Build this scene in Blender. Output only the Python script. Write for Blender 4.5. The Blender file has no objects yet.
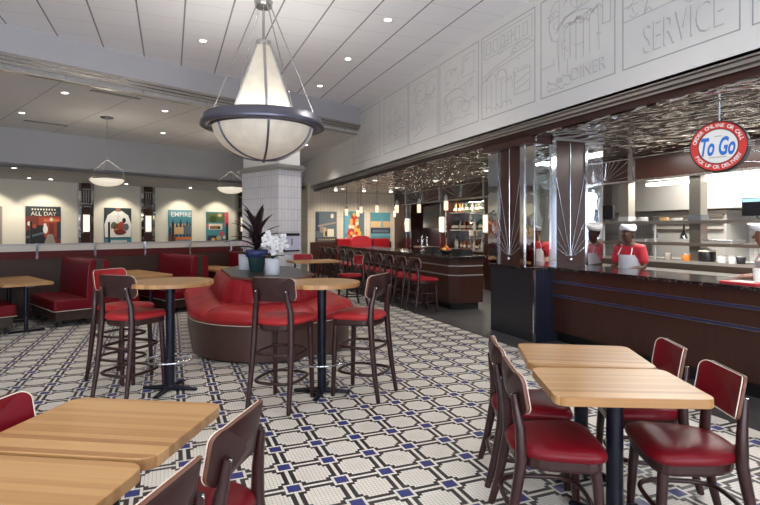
import bpy, math, random
from mathutils import Vector, Matrix
random.seed(7)
PI = math.pi
SC = bpy.context.scene
COL = SC.collection
D = bpy.data

# ------------------------------------------------------------------ camera geometry (metres, from the perspective lines)
F_PX, YAW, HOR, HC = 520.0, 0.3835, 229.2, 1.56
cy_, sy_ = math.cos(YAW), math.sin(YAW)
def on_x(u, X):            # Y where a sight line meets the plane x = X
    k = (u - 380) / F_PX
    return X * (cy_ - k * sy_) / (sy_ + k * cy_)
def at(u, v, Z):
    d = F_PX * (HC - Z) / (v - HOR); r = d * (u - 380) / F_PX
    return Vector((r * cy_ + d * sy_, -r * sy_ + d * cy_, Z))
TH = math.radians(24.85)   # the booth side of the room is turned against the bar side
A = Vector((math.cos(TH), math.sin(TH), 0)); B = Vector((-math.sin(TH), math.cos(TH), 0))
def W(a, b, z=0.0): return A * a + B * b + Vector((0, 0, z))

# ------------------------------------------------------------------ materials
def lin(c):
    c = c / 255.0
    return c / 12.92 if c <= 0.04045 else ((c + 0.055) / 1.055) ** 2.4
def rgb(r, g, b): return (lin(r), lin(g), lin(b), 1.0)

class NT:
    def __init__(s, name):
        s.m = D.materials.new(name); s.m.use_nodes = True; s.t = s.m.node_tree
        s.b = s.t.nodes['Principled BSDF']; s.out = s.t.nodes['Material Output']
    def n(s, kind, **kw):
        x = s.t.nodes.new(kind)
        for k, v in kw.items(): setattr(x, k, v)
        return x
    def put(s, sock, v):
        if isinstance(v, bpy.types.NodeSocket): s.t.links.new(v, sock)
        else: sock.default_value = v
    def math(s, op, a, b=None, c=None):
        x = s.n('ShaderNodeMath', operation=op)
        s.put(x.inputs[0], a)
        if b is not None: s.put(x.inputs[1], b)
        if c is not None: s.put(x.inputs[2], c)
        return x.outputs[0]
    def mix(s, f, a, b, blend='MIX'):
        x = s.n('ShaderNodeMix', data_type='RGBA', blend_type=blend)
        s.put(x.inputs[0], f); s.put(x.inputs[6], a); s.put(x.inputs[7], b)
        return x.outputs[2]
    def obj(s): return s.n('ShaderNodeTexCoord').outputs['Object']
    def xyz(s, v=None):
        x = s.n('ShaderNodeSeparateXYZ'); s.put(x.inputs[0], v if v is not None else s.obj())
        return x.outputs
    def comb(s, x, y, z):
        c = s.n('ShaderNodeCombineXYZ')
        for i, v in enumerate((x, y, z)): s.put(c.inputs[i], v)
        return c.outputs[0]
    def mapv(s, scale, v=None):
        x = s.n('ShaderNodeMapping'); s.put(x.inputs['Vector'], v if v is not None else s.obj())
        x.inputs['Scale'].default_value = scale
        return x.outputs[0]
    def noise(s, scale, detail=3, v=None, rough=0.5):
        x = s.n('ShaderNodeTexNoise'); s.put(x.inputs['Vector'], v if v is not None else s.obj())
        x.inputs['Scale'].default_value = scale; x.inputs['Detail'].default_value = detail
        x.inputs['Roughness'].default_value = rough
        return x.outputs[0]
    def bump(s, h, strength=0.2, dist=0.01):
        x = s.n('ShaderNodeBump'); x.inputs['Strength'].default_value = strength
        x.inputs['Distance'].default_value = dist; s.put(x.inputs['Height'], h)
        s.t.links.new(x.outputs[0], s.b.inputs['Normal'])
    def set(s, **kw):
        for k, v in kw.items(): s.put(s.b.inputs[k.replace('_', ' ')], v)
        return s.m

def plain(name, col, rough=0.5, metal=0.0, vary=0.08, scale=25, bump=0.0, emit=None, es=0.0, coat=0.0):
    t = NT(name)
    n = t.noise(scale, 2)
    dark = tuple(c * (1 - vary) for c in col[:3]) + (1,)
    t.set(Base_Color=t.mix(n, dark, col), Roughness=rough, Metallic=metal)
    if 'vinyl' in name: t.b.inputs['Specular IOR Level'].default_value = 0.22
    if coat: t.b.inputs['Coat Weight'].default_value = coat
    if bump: t.bump(n, bump, 0.004)
    if emit:
        t.b.inputs['Emission Color'].default_value = emit; t.b.inputs['Emission Strength'].default_value = es
    return t.m

def wood(name, c1, c2, rough=0.35, along='z', k=60):
    t = NT(name)
    sc = {'x': (2, k, k), 'y': (k, 2, k), 'z': (k, k, 2)}[along]
    n = t.noise(1.0, 4, t.mapv(sc), 0.6)
    t.set(Base_Color=t.mix(n, c1, c2), Roughness=rough)
    t.bump(n, 0.08, 0.002)
    return t.m

def butcher(name):
    t = NT(name); x, y, z = t.xyz()
    st = t.math('FLOOR', t.math('MULTIPLY', y, 27.0))
    seg = t.math('FLOOR', t.math('ADD', t.math('MULTIPLY', x, 1.7), t.math('MULTIPLY', st, 0.37)))
    w = t.n('ShaderNodeTexWhiteNoise', noise_dimensions='2D'); t.put(w.inputs['Vector'], t.comb(st, 3.0, 0.0))
    g = t.noise(1.0, 4, t.mapv((1.6, 70, 70)), 0.65)
    f = t.math('ADD', t.math('MULTIPLY', w.outputs[0], 0.6), t.math('MULTIPLY', g, 0.5))
    r = t.n('ShaderNodeValToRGB'); t.put(r.inputs[0], f)
    e = r.color_ramp.elements
    e[0].position = 0.1; e[0].color = rgb(138, 94, 54)
    e[1].position = 0.95; e[1].color = rgb(196, 156, 106)
    m = r.color_ramp.elements.new(0.5); m.color = rgb(172, 130, 83)
    t.set(Base_Color=r.outputs[0], Roughness=0.3)
    return t.m

def floor_tiles():
    t = NT('mosaic_tile'); x, y, z = t.xyz()
    P = 0.29929
    def cell(v, o):
        q = t.math('DIVIDE', t.math('SUBTRACT', v, o), P)
        c = t.math('ABSOLUTE', t.math('SUBTRACT', t.math('FRACT', t.math('ADD', q, 0.5)), 0.5))
        g = t.math('ABSOLUTE', t.math('SUBTRACT', t.math('FRACT', t.math('ADD', t.math('MULTIPLY', q, 13.0), 0.5)), 0.5))
        return t.math('MULTIPLY', c, 13.0), g
    tx, gx = cell(x, 0.6904); ty, gy = cell(y, 6.3874)
    mx = t.math('MAXIMUM', tx, ty); mn = t.math('MINIMUM', tx, ty)
    L = lambda a, b: t.math('LESS_THAN', a, b)
    blue = L(mx, 1.75)
    white = t.math('MAXIMUM', L(mx, 2.5), L(mn, 0.5))
    black = t.math('MAXIMUM', L(mn, 1.72), t.math('MULTIPLY', L(mx, 3.72), L(mn, 2.7)))
    black = t.math('MULTIPLY', black, t.math('SUBTRACT', 1.0, white))
    n = t.noise(3.5, 3)
    base = t.mix(n, rgb(214, 208, 197), rgb(228, 223, 213))
    c = t.mix(black, base, rgb(44, 40, 40))
    c = t.mix(blue, c, rgb(46, 55, 124))
    grout = t.math('GREATER_THAN', t.math('MAXIMUM', gx, gy), 0.445)
    gc = t.mix(t.math('MAXIMUM', black, blue), rgb(168, 161, 152), rgb(40, 38, 44))
    c = t.mix(grout, c, gc)
    t.set(Base_Color=c, Roughness=0.42)
    return t.m

def stack_tiles(name, c1, c2, grout, bw, bh, rough=0.3, horiz='xy'):
    t = NT(name); x, y, z = t.xyz()
    u = t.math('ADD', x, y) if horiz == 'xy' else x
    br = t.n('ShaderNodeTexBrick', offset=0.0, squash=1.0)
    t.put(br.inputs['Vector'], t.comb(u, z if horiz == 'xy' else y, 0.0))
    br.inputs['Color1'].default_value = c1; br.inputs['Color2'].default_value = c2
    br.inputs['Mortar'].default_value = grout; br.inputs['Scale'].default_value = 1.0
    br.inputs['Mortar Size'].default_value = 0.004; br.inputs['Brick Width'].default_value = bw
    br.inputs['Row Height'].default_value = bh
    t.set(Base_Color=br.outputs['Color'], Roughness=rough)
    return t.m

def ceiling_tiles(name, col, gap, x0, main_w, cross_w, pitch=0.61, turn=0.0):
    t = NT(name)
    if turn:
        mp = t.n('ShaderNodeMapping'); t.put(mp.inputs['Vector'], t.obj()); mp.inputs['Rotation'].default_value = (0, 0, turn)
        x, y, z = t.xyz(mp.outputs[0])
    else: x, y, z = t.xyz()
    def near(v, o, w):
        f = t.math('FRACT', t.math('ADD', t.math('DIVIDE', t.math('SUBTRACT', v, o), pitch), 0.5))
        return t.math('LESS_THAN', t.math('ABSOLUTE', t.math('SUBTRACT', f, 0.5)), w / pitch / 2)
    n = t.noise(60, 2)
    base = t.mix(n, tuple(c * 0.95 for c in col[:3]) + (1,), col)
    c = t.mix(near(x, x0, main_w), base, gap)
    c2 = tuple(0.6 * a + 0.4 * b for a, b in zip(col, gap))
    c = t.mix(near(y, 0.13, cross_w), c, c2)
    t.set(Base_Color=c, Roughness=0.9)
    return t.m

def tin():
    t = NT('hammered_tin'); 
    n1 = t.noise(1.0, 1.0, t.mapv((5.5, 3.2, 5)), 0.4)
    t.set(Base_Color=t.mix(n1, rgb(150, 147, 143), rgb(232, 229, 224)), Metallic=1.0, Roughness=0.1)
    t.bump(n1, 1.0, 0.22)
    return t.m

def granite():
    t = NT('black_granite'); n = t.noise(28, 4, None, 0.7); n2 = t.noise(90, 2)
    f = t.math('GREATER_THAN', n, 0.58)
    c = t.mix(f, rgb(30, 28, 28), rgb(96, 88, 84)); c = t.mix(t.math('GREATER_THAN', n2, 0.68), c, rgb(120, 112, 105))
    t.set(Base_Color=c, Roughness=0.12)
    return t.m

def pane_mat():
    t = NT('window_glass'); g = t.n('ShaderNodeBsdfGlossy'); g.inputs['Roughness'].default_value = 0.02
    tr = t.n('ShaderNodeBsdfTransparent'); mx = t.n('ShaderNodeMixShader'); mx.inputs[0].default_value = 0.08
    t.t.links.new(tr.outputs[0], mx.inputs[1]); t.t.links.new(g.outputs[0], mx.inputs[2]); t.t.links.new(mx.outputs[0], t.out.inputs[0])
    return t.m

M = {}
M['floor'] = floor_tiles()
M['floor_dark'] = stack_tiles('dark_floor_tile', rgb(62, 60, 60), rgb(70, 68, 68), rgb(45, 44, 44), 0.3, 0.3, 0.45, 'x')
M['ceil'] = ceiling_tiles('acoustic_tile', rgb(243, 243, 246), rgb(140, 140, 144), at(185.5, 0, 4.6).x, 0.023, 0.010)
M['ceil_low'] = ceiling_tiles('smooth_ceiling', rgb(222, 221, 221), rgb(150, 150, 150), 0.2, 0.016, 0.001, 1.22, -TH)
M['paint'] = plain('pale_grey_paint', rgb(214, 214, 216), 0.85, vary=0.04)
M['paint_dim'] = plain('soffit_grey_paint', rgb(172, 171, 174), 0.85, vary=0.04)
M['plaster'] = plain('plaster_relief', rgb(222, 221, 218), 0.8, vary=0.05, scale=8, bump=0.1)
M['groove_shade'] = plain('grey_groove_shade', rgb(166, 166, 164), 0.9)  # shade of the relief's grooves, painted as grey on raised strips
M['groove_shade_soft'] = plain('faint_groove_shade', rgb(192, 191, 188), 0.9)  # paler grey, also groove shade put into the colour
M['cream'] = plain('cream_wall_paint', rgb(224, 219, 204), 0.8, vary=0.04)
M['white'] = plain('white_paint', rgb(232, 230, 226), 0.5, vary=0.03)
M['tile_col'] = stack_tiles('white_stacked_tile', rgb(226, 225, 228), rgb(218, 217, 221), rgb(168, 167, 170), 0.085, 0.25)
M['tile_back'] = stack_tiles('cream_stacked_tile', rgb(214, 205, 188), rgb(206, 197, 180), rgb(170, 160, 145), 0.12, 0.5)
M['tile_kitchen'] = stack_tiles('white_kitchen_tile', rgb(232, 230, 224), rgb(225, 223, 217), rgb(170, 168, 164), 0.08, 0.16)
M['tile_navy'] = stack_tiles('navy_stacked_tile', rgb(28, 30, 44), rgb(34, 36, 52), rgb(16, 17, 24), 0.055, 0.33, 0.3)
M['tile_black'] = stack_tiles('charcoal_stacked_tile', rgb(31, 32, 38), rgb(36, 37, 43), rgb(24, 24, 28), 0.055, 0.33, 0.35)
M['nickel'] = plain('brushed_nickel', rgb(186, 182, 178), 0.24, 1.0)
M['nickel_dark'] = plain('dull_pewter', rgb(182, 179, 177), 0.38, 0.7)
M['chrome'] = plain('chrome', rgb(215, 217, 224), 0.1, 1.0, 0.02)
M['mirror'] = plain('mirror', rgb(212, 212, 212), 0.03, 1.0, 0.02, 5, 0.35)
M['steel'] = plain('stainless_steel', rgb(196, 193, 186), 0.34, 0.55)
M['steel_shelf'] = plain('dark_steel_shelf', rgb(150, 144, 136), 0.32, 0.85)  # darker metal for the pass shelf and posts
M['steel_dark'] = plain('brown_steel_paint', rgb(104, 94, 84), 0.4, 0.4)  # darker brownish steel, one even colour
M['dark_metal'] = plain('blue_black_metal', rgb(28, 30, 42), 0.28, 0.5)
M['bronze'] = plain('dark_bronze', rgb(112, 112, 126), 0.36, 0.75)
M['black'] = plain('black_satin', rgb(20, 20, 22), 0.4)
M['tin'] = tin()
M['granite'] = granite()
M['glass_pane'] = pane_mat()
M['butcher'] = butcher('butcher_block')
M['chair_wood'] = wood('dark_chair_wood', rgb(38, 16, 16), rgb(54, 25, 23), 0.33, 'z')
M['edge_wood'] = wood('pale_ply_edge', rgb(92, 58, 44), rgb(118, 80, 60), 0.4, 'z')
M['panel_wood'] = wood('dark_panel_wood', rgb(44, 23, 18), rgb(70, 38, 29), 0.3, 'z', 22)
M['base_wood'] = wood('banquette_wood', rgb(60, 38, 32), rgb(80, 54, 44), 0.4, 'z', 40)
M['booth_wood'] = wood('booth_wood', rgb(44, 28, 20), rgb(62, 42, 30), 0.45, 'z', 40)
M['red'] = plain('red_vinyl', rgb(150, 26, 36), 0.34, vary=0.12, scale=14, bump=0.12)
M['red_dark'] = plain('deep_red_vinyl', rgb(106, 12, 25), 0.36, vary=0.12, scale=14, bump=0.12)
M['red_coral'] = plain('coral_red_vinyl', rgb(162, 40, 43), 0.4, vary=0.12, scale=10, bump=0.12)
M['maroon'] = plain('maroon_vinyl', rgb(82, 30, 30), 0.45)
M['piping'] = plain('cream_piping', rgb(228, 214, 196), 0.5)
M['navy_strip'] = plain('navy_strip', rgb(36, 42, 80), 0.3)
M['alabaster'] = plain('lit_alabaster', rgb(228, 219, 202), 0.5, vary=0.42, scale=6, emit=rgb(255, 240, 216), es=0.21)
M['bowl_glass'] = plain('lit_white_bowl', rgb(236, 230, 216), 0.5, vary=0.1, emit=rgb(255, 242, 218), es=0.75)
M['lamp_glass'] = plain('lit_lamp_glass', rgb(255, 246, 226), 0.4, emit=rgb(255, 232, 190), es=1.2)
M['sconce_glass'] = plain('lit_sconce_glass', rgb(255, 246, 230), 0.4, emit=rgb(255, 238, 208), es=1.15)
M['led'] = plain('lit_downlight_lens', rgb(255, 250, 240), 0.4, emit=rgb(255, 248, 236), es=9.0)
M['tube'] = plain('lit_tube', rgb(255, 255, 250), 0.4, emit=rgb(255, 250, 238), es=4.5)
M['pot_white'] = plain('white_ceramic', rgb(206, 208, 214), 0.4, vary=0.1)
M['pot_green'] = plain('green_ceramic', rgb(40, 66, 66), 0.25)
M['pot_blue'] = plain('blue_glaze', rgb(52, 58, 108), 0.25)
M['soil'] = plain('soil', rgb(50, 38, 30), 0.9)
M['leaf_dark'] = plain('burgundy_leaf', rgb(48, 34, 36), 0.4, vary=0.3)
M['leaf_green'] = plain('green_leaf', rgb(62, 84, 50), 0.45, vary=0.3)
M['petal'] = plain('white_petal', rgb(240, 238, 238), 0.6, vary=0.04)
M['petal_pink'] = plain('blush_petal', rgb(226, 204, 206), 0.6, vary=0.05)
M['table_black'] = plain('black_table_inset', rgb(44, 36, 36), 0.35)
M['frosted'] = plain('frosted_ledge', rgb(206, 199, 186), 0.4, vary=0.05)
def flat(key, r, g, b, rough=0.55): M[key] = plain(key, rgb(r, g, b), rough, vary=0.06, scale=40)
for k_, c_ in dict(ink_teal_dark=(44, 56, 60), ink_cream=(226, 216, 196), ink_red=(158, 66, 46), ink_brick=(112, 48, 38), ink_orange=(206, 120, 70), ink_grey=(150, 140, 130),
                   ink_black=(32, 32, 36), ink_white=(236, 234, 230), ink_teal=(74, 138, 152), ink_sky=(108, 160, 176), ink_brown=(112, 66, 44), ink_green=(86, 108, 70),
                   ink_pink=(206, 88, 104), ink_tan=(206, 174, 128), ink_navy=(44, 58, 84), ink_blue=(52, 104, 170), ink_yellow=(222, 176, 84), ink_slate=(92, 104, 112),
                   sign_red=(206, 52, 44), sign_blue=(44, 112, 200), sign_white=(234, 232, 226), lilac=(206, 206, 226), skin=(150, 100, 76), skin_dark=(96, 62, 48),
                   cloth_red=(196, 36, 50), cloth_white=(232, 228, 232), trouser=(44, 44, 50), hair=(30, 24, 22),
                   liquor_amber=(168, 96, 36), liquor_clear=(206, 210, 208), liquor_green=(60, 96, 60), liquor_dark=(60, 36, 28), liquor_red=(150, 36, 34), screen=(14, 14, 18),
                   screen_blue=(150, 200, 230), orange_fruit=(222, 128, 40), apple_red=(186, 44, 40), lemon=(226, 200, 70), lead=(70, 72, 78)).items():
    flat(k_, *c_, rough=0.25 if k_.startswith(('liquor', 'screen')) else 0.55)

# ------------------------------------------------------------------ mesh builder
class MB:
    def __init__(s): s.v = []; s.f = []; s.m = []; s.s = []
    def add(s, vs, fs, mi=0, smooth=False, mat=None):
        o = len(s.v)
        for p in vs:
            p = Vector(p)
            s.v.append(mat @ p if mat is not None else p)
        for f in fs: s.f.append([o + i for i in f]); s.m.append(mi); s.s.append(smooth)
        return s
    def box(s, x0, x1, y0, y1, z0, z1, mi=0, mat=None):
        vs = [(x, y, z) for z in (z0, z1) for y in (y0, y1) for x in (x0, x1)]
        return s.add(vs, [(0, 2, 3, 1), (4, 5, 7, 6), (0, 1, 5, 4), (2, 6, 7, 3), (0, 4, 6, 2), (1, 3, 7, 5)], mi, False, mat)
    def loft(s, rings, mi=0, smooth=True, caps=(True, True), closed=False, mat=None, seam=False):
        n = len(rings[0]); vs = [p for r in rings for p in r]; fs = []
        k = len(rings)
        for i in range(k if closed else k - 1):
            a, b = i * n, ((i + 1) % k) * n
            for j in range(n - 1 if seam else n):
                j2 = (j + 1) % n
                fs.append((a + j, a + j2, b + j2, b + j))
        s.add(vs, fs, mi, smooth, mat)
        if not closed:
            if caps[0]: s.add(rings[0], [tuple(range(n))[::-1]], mi, False, mat)
            if caps[1]: s.add(rings[-1], [tuple(range(n))], mi, False, mat)
        return s
    def tube(s, pts, r, n=8, closed=False, mi=0, smooth=True, mat=None, flatten=1.0):
        pts = [Vector(p) for p in pts]; k = len(pts); rings = []
        rr = r if isinstance(r, (list, tuple)) else [r] * k
        ref = None
        for i, p in enumerate(pts):
            if closed: t = pts[(i + 1) % k] - pts[i - 1]
            else: t = pts[min(i + 1, k - 1)] - pts[max(i - 1, 0)]
            t.normalize()
            if ref is None:
                ref = Vector((0, 0, 1)) if abs(t.z) < 0.9 else Vector((1, 0, 0))
            u = ref - t * ref.dot(t)
            if u.length < 1e-5: u = t.orthogonal()
            u.normalize(); w = t.cross(u); ref = u
            rings.append([p + (u * math.cos(2 * PI * (j + 0.5) / n) + w * math.sin(2 * PI * (j + 0.5) / n) * flatten) * rr[i] for j in range(n)])
        return s.loft(rings, mi, smooth, closed=closed, mat=mat)
    def lathe(s, prof, n=24, mi=0, smooth=True, mat=None, caps=(True, True)):
        rings = [[(r * math.cos(2 * PI * j / n), r * math.sin(2 * PI * j / n), z) for j in range(n)] for r, z in prof]
        return s.loft(rings, mi, smooth, caps, mat=mat)
    def slab(s, outline, z0, z1, ch=0.004, mi=0, mat=None, smooth=False):
        cx = sum(p[0] for p in outline) / len(outline); cy = sum(p[1] for p in outline) / len(outline)
        def ring(z, d):
            out = []
            for x, y in outline:
                L = math.hypot(x - cx, y - cy) or 1
                out.append((x - (x - cx) / L * d, y - (y - cy) / L * d, z))
            return out
        rs = [ring(z0, ch), ring(z0 + ch, 0), ring(z1 - ch, 0), ring(z1, ch)] if ch else [ring(z0, 0), ring(z1, 0)]
        return s.loft(rs, mi, smooth, mat=mat)
    def poly(s, pts, mi=0, mat=None): return s.add(pts, [tuple(range(len(pts)))], mi, False, mat)
    def sphere(s, c, r, mi=0, n=10, mat=None, sc=(1, 1, 1)):
        c = Vector(c); rings = []
        for i in range(1, n // 2 + 1):
            a = PI * i / (n // 2 + 1)
            rings.append([(c.x + r * sc[0] * math.sin(a) * math.cos(2 * PI * j / n), c.y + r * sc[1] * math.sin(a) * math.sin(2 * PI * j / n), c.z - r * sc[2] * math.cos(a)) for j in range(n)])
        return s.loft(rings, mi, True, mat=mat)
    def build(s, name, mats, parent=None, loc=None, rz=None, bevel=0.0, sub=0):
        me = D.meshes.new(name); me.from_pydata([tuple(p) for p in s.v], [], s.f)
        mats = mats if isinstance(mats, (list, tuple)) else [mats]
        for m in mats: me.materials.append(M[m] if isinstance(m, str) else m)
        me.polygons.foreach_set('material_index', s.m); me.polygons.foreach_set('use_smooth', s.s)
        me.update()
        o = D.objects.new(name, me); COL.objects.link(o)
        if loc is not None: o.location = loc
        if rz is not None: o.rotation_euler = (0, 0, rz)
        if parent is not None: o.parent = parent
        if bevel:
            b = o.modifiers.new('bevel', 'BEVEL'); b.width = bevel; b.segments = 2; b.limit_method = 'ANGLE'
        if sub:
            b = o.modifiers.new('subsurf', 'SUBSURF'); b.levels = sub; b.render_levels = sub
        return o

def tag(o, label, cat, group=None, kind=None):
    o['label'] = label; o['category'] = cat
    if group: o['group'] = group
    if kind: o['kind'] = kind
    return o
def thing(name, label, cat, loc=(0, 0, 0), rz=0.0, group=None):
    o = D.objects.new(name, None); COL.objects.link(o); o.empty_display_size = 0.1
    o.location = loc; o.rotation_euler = (0, 0, rz)
    return tag(o, label, cat, group)
def struct(o, label=None):
    o['kind'] = 'structure'
    if label: o['label'] = label; o['category'] = label.split()[-1]
    return o
def copy_tree(o, parent=None):
    c = o.copy(); COL.objects.link(c)
    if parent is not None: c.parent = parent
    for ch in list(o.children): copy_tree(ch, c)
    return c
def dup(o, loc, rz, label, group=None):
    c = copy_tree(o); c.location = loc; c.rotation_euler = (0, 0, rz); c['label'] = label
    if group: c['group'] = group
    return c
def rrect(w, h, r, n=5):
    out = []
    for cx, cy, a0 in ((w / 2 - r, h / 2 - r, 0), (-w / 2 + r, h / 2 - r, 90), (-w / 2 + r, -h / 2 + r, 180), (w / 2 - r, -h / 2 + r, 270)):
        for i in range(n + 1):
            a = math.radians(a0 + 90 * i / n); out.append((cx + r * math.cos(a), cy + r * math.sin(a)))
    return out
def rotz(a): return Matrix.Rotation(a, 4, 'Z')
def T(*p): return Matrix.Translation(p)

# text through Blender's own font: returns verts / faces in the xy plane
_dg = None
def text_geo(body, size=1.0, shear=0.0, offset=0.0, spacing=1.0):
    cu = D.curves.new('lettering_curve', 'FONT'); cu.body = body; cu.size = size; cu.shear = shear; cu.offset = offset
    cu.space_character = spacing; cu.align_x = 'CENTER'; cu.align_y = 'CENTER'; cu.resolution_u = 3
    o = D.objects.new('lettering_curve', cu); COL.objects.link(o)
    dg = bpy.context.evaluated_depsgraph_get()
    me = D.meshes.new_from_object(o.evaluated_get(dg))
    vs = [v.co.copy() for v in me.vertices]; fs = [tuple(p.vertices) for p in me.polygons]
    D.objects.remove(o); D.curves.remove(cu); D.meshes.remove(me)
    return vs, fs
def add_text(mb, body, size, mat, mi=0, **kw):
    vs, fs = text_geo(body, size, **kw); mb.add(vs, fs, mi, False, mat); return mb
def fit_text(mb, body, w, h, mat, mi=0, **kw):
    vs, fs = text_geo(body, 1.0, **kw)
    x0 = min(v.x for v in vs); x1 = max(v.x for v in vs); y0 = min(v.y for v in vs); y1 = max(v.y for v in vs)
    vs = [((v.x - (x0 + x1) / 2) * w / (x1 - x0), (v.y - (y0 + y1) / 2) * h / (y1 - y0), 0) for v in vs]
    mb.add(vs, fs, mi, False, mat); return mb
UP_NEG_Y = Matrix(((1, 0, 0, 0), (0, 0, -1, 0), (0, 1, 0, 0), (0, 0, 0, 1)))     # xy drawing -> upright, facing -y
UP_NEG_X = Matrix(((0, 0, -1, 0), (-1, 0, 0, 0), (0, 1, 0, 0), (0, 0, 0, 1)))    # xy drawing -> upright, facing -x

# ================================================================== THE SETTING
ZC, ZL, ZS, ZT = 4.60, 3.97, 3.05, 2.82       # tiled ceiling, lowered ceiling, soffits, tin ceiling
XS, XE, XK, YB = 4.43, 4.215, 7.45, 17.3      # mural soffit, tile edge, back-bar plane, end wall
YF = -3.0
def prism(poly, z0, z1): return MB().slab([(p[0], p[1]) for p in poly], z0, z1, 0)
struct(prism([(-9, YF), (XE, YF), (XE, 23), (-9, 23)], -0.05, 0).build('floor', 'floor'))
struct(prism([(XE, YF), (12, YF), (12, YB), (XE, YB)], -0.05, 0).build('floor_bar', 'floor_dark'))
b93 = lambda x: (x, ((x + 9.3 * B.x * -1) / A.x) * A.y + 9.3 * B.y)
def on_b(x, b):
    a = (x - b * B.x) / A.x
    return (x, a * A.y + b * B.y)
struct(prism([(-9, YF), (XS, YF), on_b(XS, 9.3), on_b(-9, 9.3)], ZC, ZC + 0.1).build('ceiling', 'ceil'))
p0, p1, p2, p3 = on_b(-9, 9.40), on_b(XS, 9.40), on_b(XS, 14.8), on_b(-9, 14.8)
struct(prism([p0, p1, p2, p3], ZL, ZL + 0.1).build('ceiling_lowered', 'ceil_low'))
# the step between the two ceilings: painted face and a stepped metal moulding under it
mb = MB(); a0, a1 = (-9 - 9.3 * B.x) / A.x, (XS - 9.3 * B.x) / A.x
MAB = Matrix(((A.x, B.x, 0, 0), (A.y, B.y, 0, 0), (0, 0, 1, 0), (0, 0, 0, 1)))
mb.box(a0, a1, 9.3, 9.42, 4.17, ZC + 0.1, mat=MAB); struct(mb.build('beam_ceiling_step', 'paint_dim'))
mb = MB()
for i, (b0, zz0, zz1) in enumerate(((9.28, 4.13, 4.175), (9.32, 4.08, 4.13), (9.36, 4.03, 4.08), (9.40, ZL - 0.03, 4.03))):
    mb.box(a0, a1, b0, 9.5, zz0, zz1, mat=MAB)
struct(mb.build('trim_1', 'nickel'))
# soffit over the aisle behind the booths, then the poster wall
a0s, a1s = -7.5, (XS - 14.8 * B.x) / A.x
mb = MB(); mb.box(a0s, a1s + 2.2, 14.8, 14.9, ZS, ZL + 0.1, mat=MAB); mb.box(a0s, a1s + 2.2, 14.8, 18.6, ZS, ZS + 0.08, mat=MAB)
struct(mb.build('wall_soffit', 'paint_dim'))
mb = MB(); mb.box(a0s, 15, 18.5, 18.7, 0, ZS + 0.1, mat=MAB); struct(mb.build('wall_posters', 'cream'))
# mural soffit over the bar front
mb = MB(); mb.box(XS, 4.6, YF, 18.6, 3.0, ZC + 0.1); struct(mb.build('wall_mural_soffit', 'plaster'))
mb = MB()
for x0, x1, z0, z1 in ((XS, 4.48, 2.985, 3.03), (4.46, 4.52, 2.945, 2.99), (4.50, 4.56, 2.91, 2.95)): mb.box(x0, x1, YF, YB, z0, z1)
struct(mb.build('trim_2', 'nickel'))
struct(MB().box(4.545, 4.60, YF, YB, 2.845, 2.915).build('trim_3', 'panel_wood'))
struct(MB().box(4.57, 12, YF, YB, ZT, ZT + 0.06).build('ceiling_tin', 'tin'))
# end wall with cream tiles and dark wainscot
mb = MB().box(XS - 0.1, 12, YB, YB + 0.2, 0, 3.1); struct(mb.build('wall_end', 'tile_back'))
struct(MB().box(XS, 7.4, YB - 0.05, YB, 0, 1.12).build('baseboard_end', 'panel_wood'))
struct(MB().box(XS, XS + 0.15, YB + 0.2, 21, 0, 3.1).build('wall_return', 'tile_back'))
mb = MB(); mb.box(12, 12.2, YF, -2.6, 0, 3); mb.box(12, 12.2, 1.4, YB, 0, 3); mb.box(12, 12.2, -2.6, 1.4, 0, .6); mb.box(12, 12.2, -2.6, 1.4, 2.7, 3)
struct(mb.build('wall_right', 'cream'))
fr = MB()
for q in (-2.6, -.63, 1.34): fr.box(12.06, 12.14, q, q + .06, .6, 2.7)
w4 = struct(fr.build('window_4', 'dark_metal')); MB().box(12.095, 12.105, -2.55, 1.35, .6, 2.7).build('pane', 'glass_pane', w4)
struct(MB().box(-9.2, -9, YF, 23, 0, 4.7).build('wall_left', 'cream'))
# street wall behind the viewer with three windows
mb = MB(); wins = [(-6.5, -3.7), (-2.6, 0.4), (1.2, 4.0)]
xs = [-9] + [q for w in wins for q in w] + [12]
for i in range(0, len(xs), 2): mb.box(xs[i], xs[i + 1], YF - 0.2, YF, 0, 4.7)
for x0, x1 in wins: mb.box(x0, x1, YF - 0.2, YF, 0, 0.7); mb.box(x0, x1, YF - 0.2, YF, 3.4, 4.7)
struct(mb.build('wall_street', 'cream'))
for i, (x0, x1) in enumerate(wins):
    fr = MB()
    for q in (x0, (x0 + x1) / 2 - 0.03, x1 - 0.06): fr.box(q, q + 0.06, YF - 0.14, YF - 0.06, 0.7, 3.4)
    for q in (0.7, 3.34): fr.box(x0, x1, YF - 0.14, YF - 0.06, q, q + 0.06)
    w = struct(fr.build('window_%d' % (i + 1), 'dark_metal'))
    pn = MB().box(x0 + 0.03, x1 - 0.03, YF - 0.105, YF - 0.095, 0.73, 3.37).build('pane', 'glass_pane', w)

# ------------------------------------------------------------------ column of white tile
mb = MB().box(0, 0.62, 0, 1.43, 0, 2.86); o = mb.build('column_white_tile', 'tile_col', loc=W(6.70, 9.3), rz=TH); struct(o)
mb = MB().box(0.02, 0.60, 0.02, 1.41, 2.96, 4.2); mb.build('upper_shaft', 'white', o)
mb = MB()
for g, z0, z1 in ((0.05, 2.86, 2.90), (0.08, 2.90, 2.94), (0.04, 2.94, 2.98)): mb.box(-g, 0.62 + g, -g, 1.43 + g, z0, z1)
mb.build('metal_collar', 'nickel_dark', o)
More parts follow.
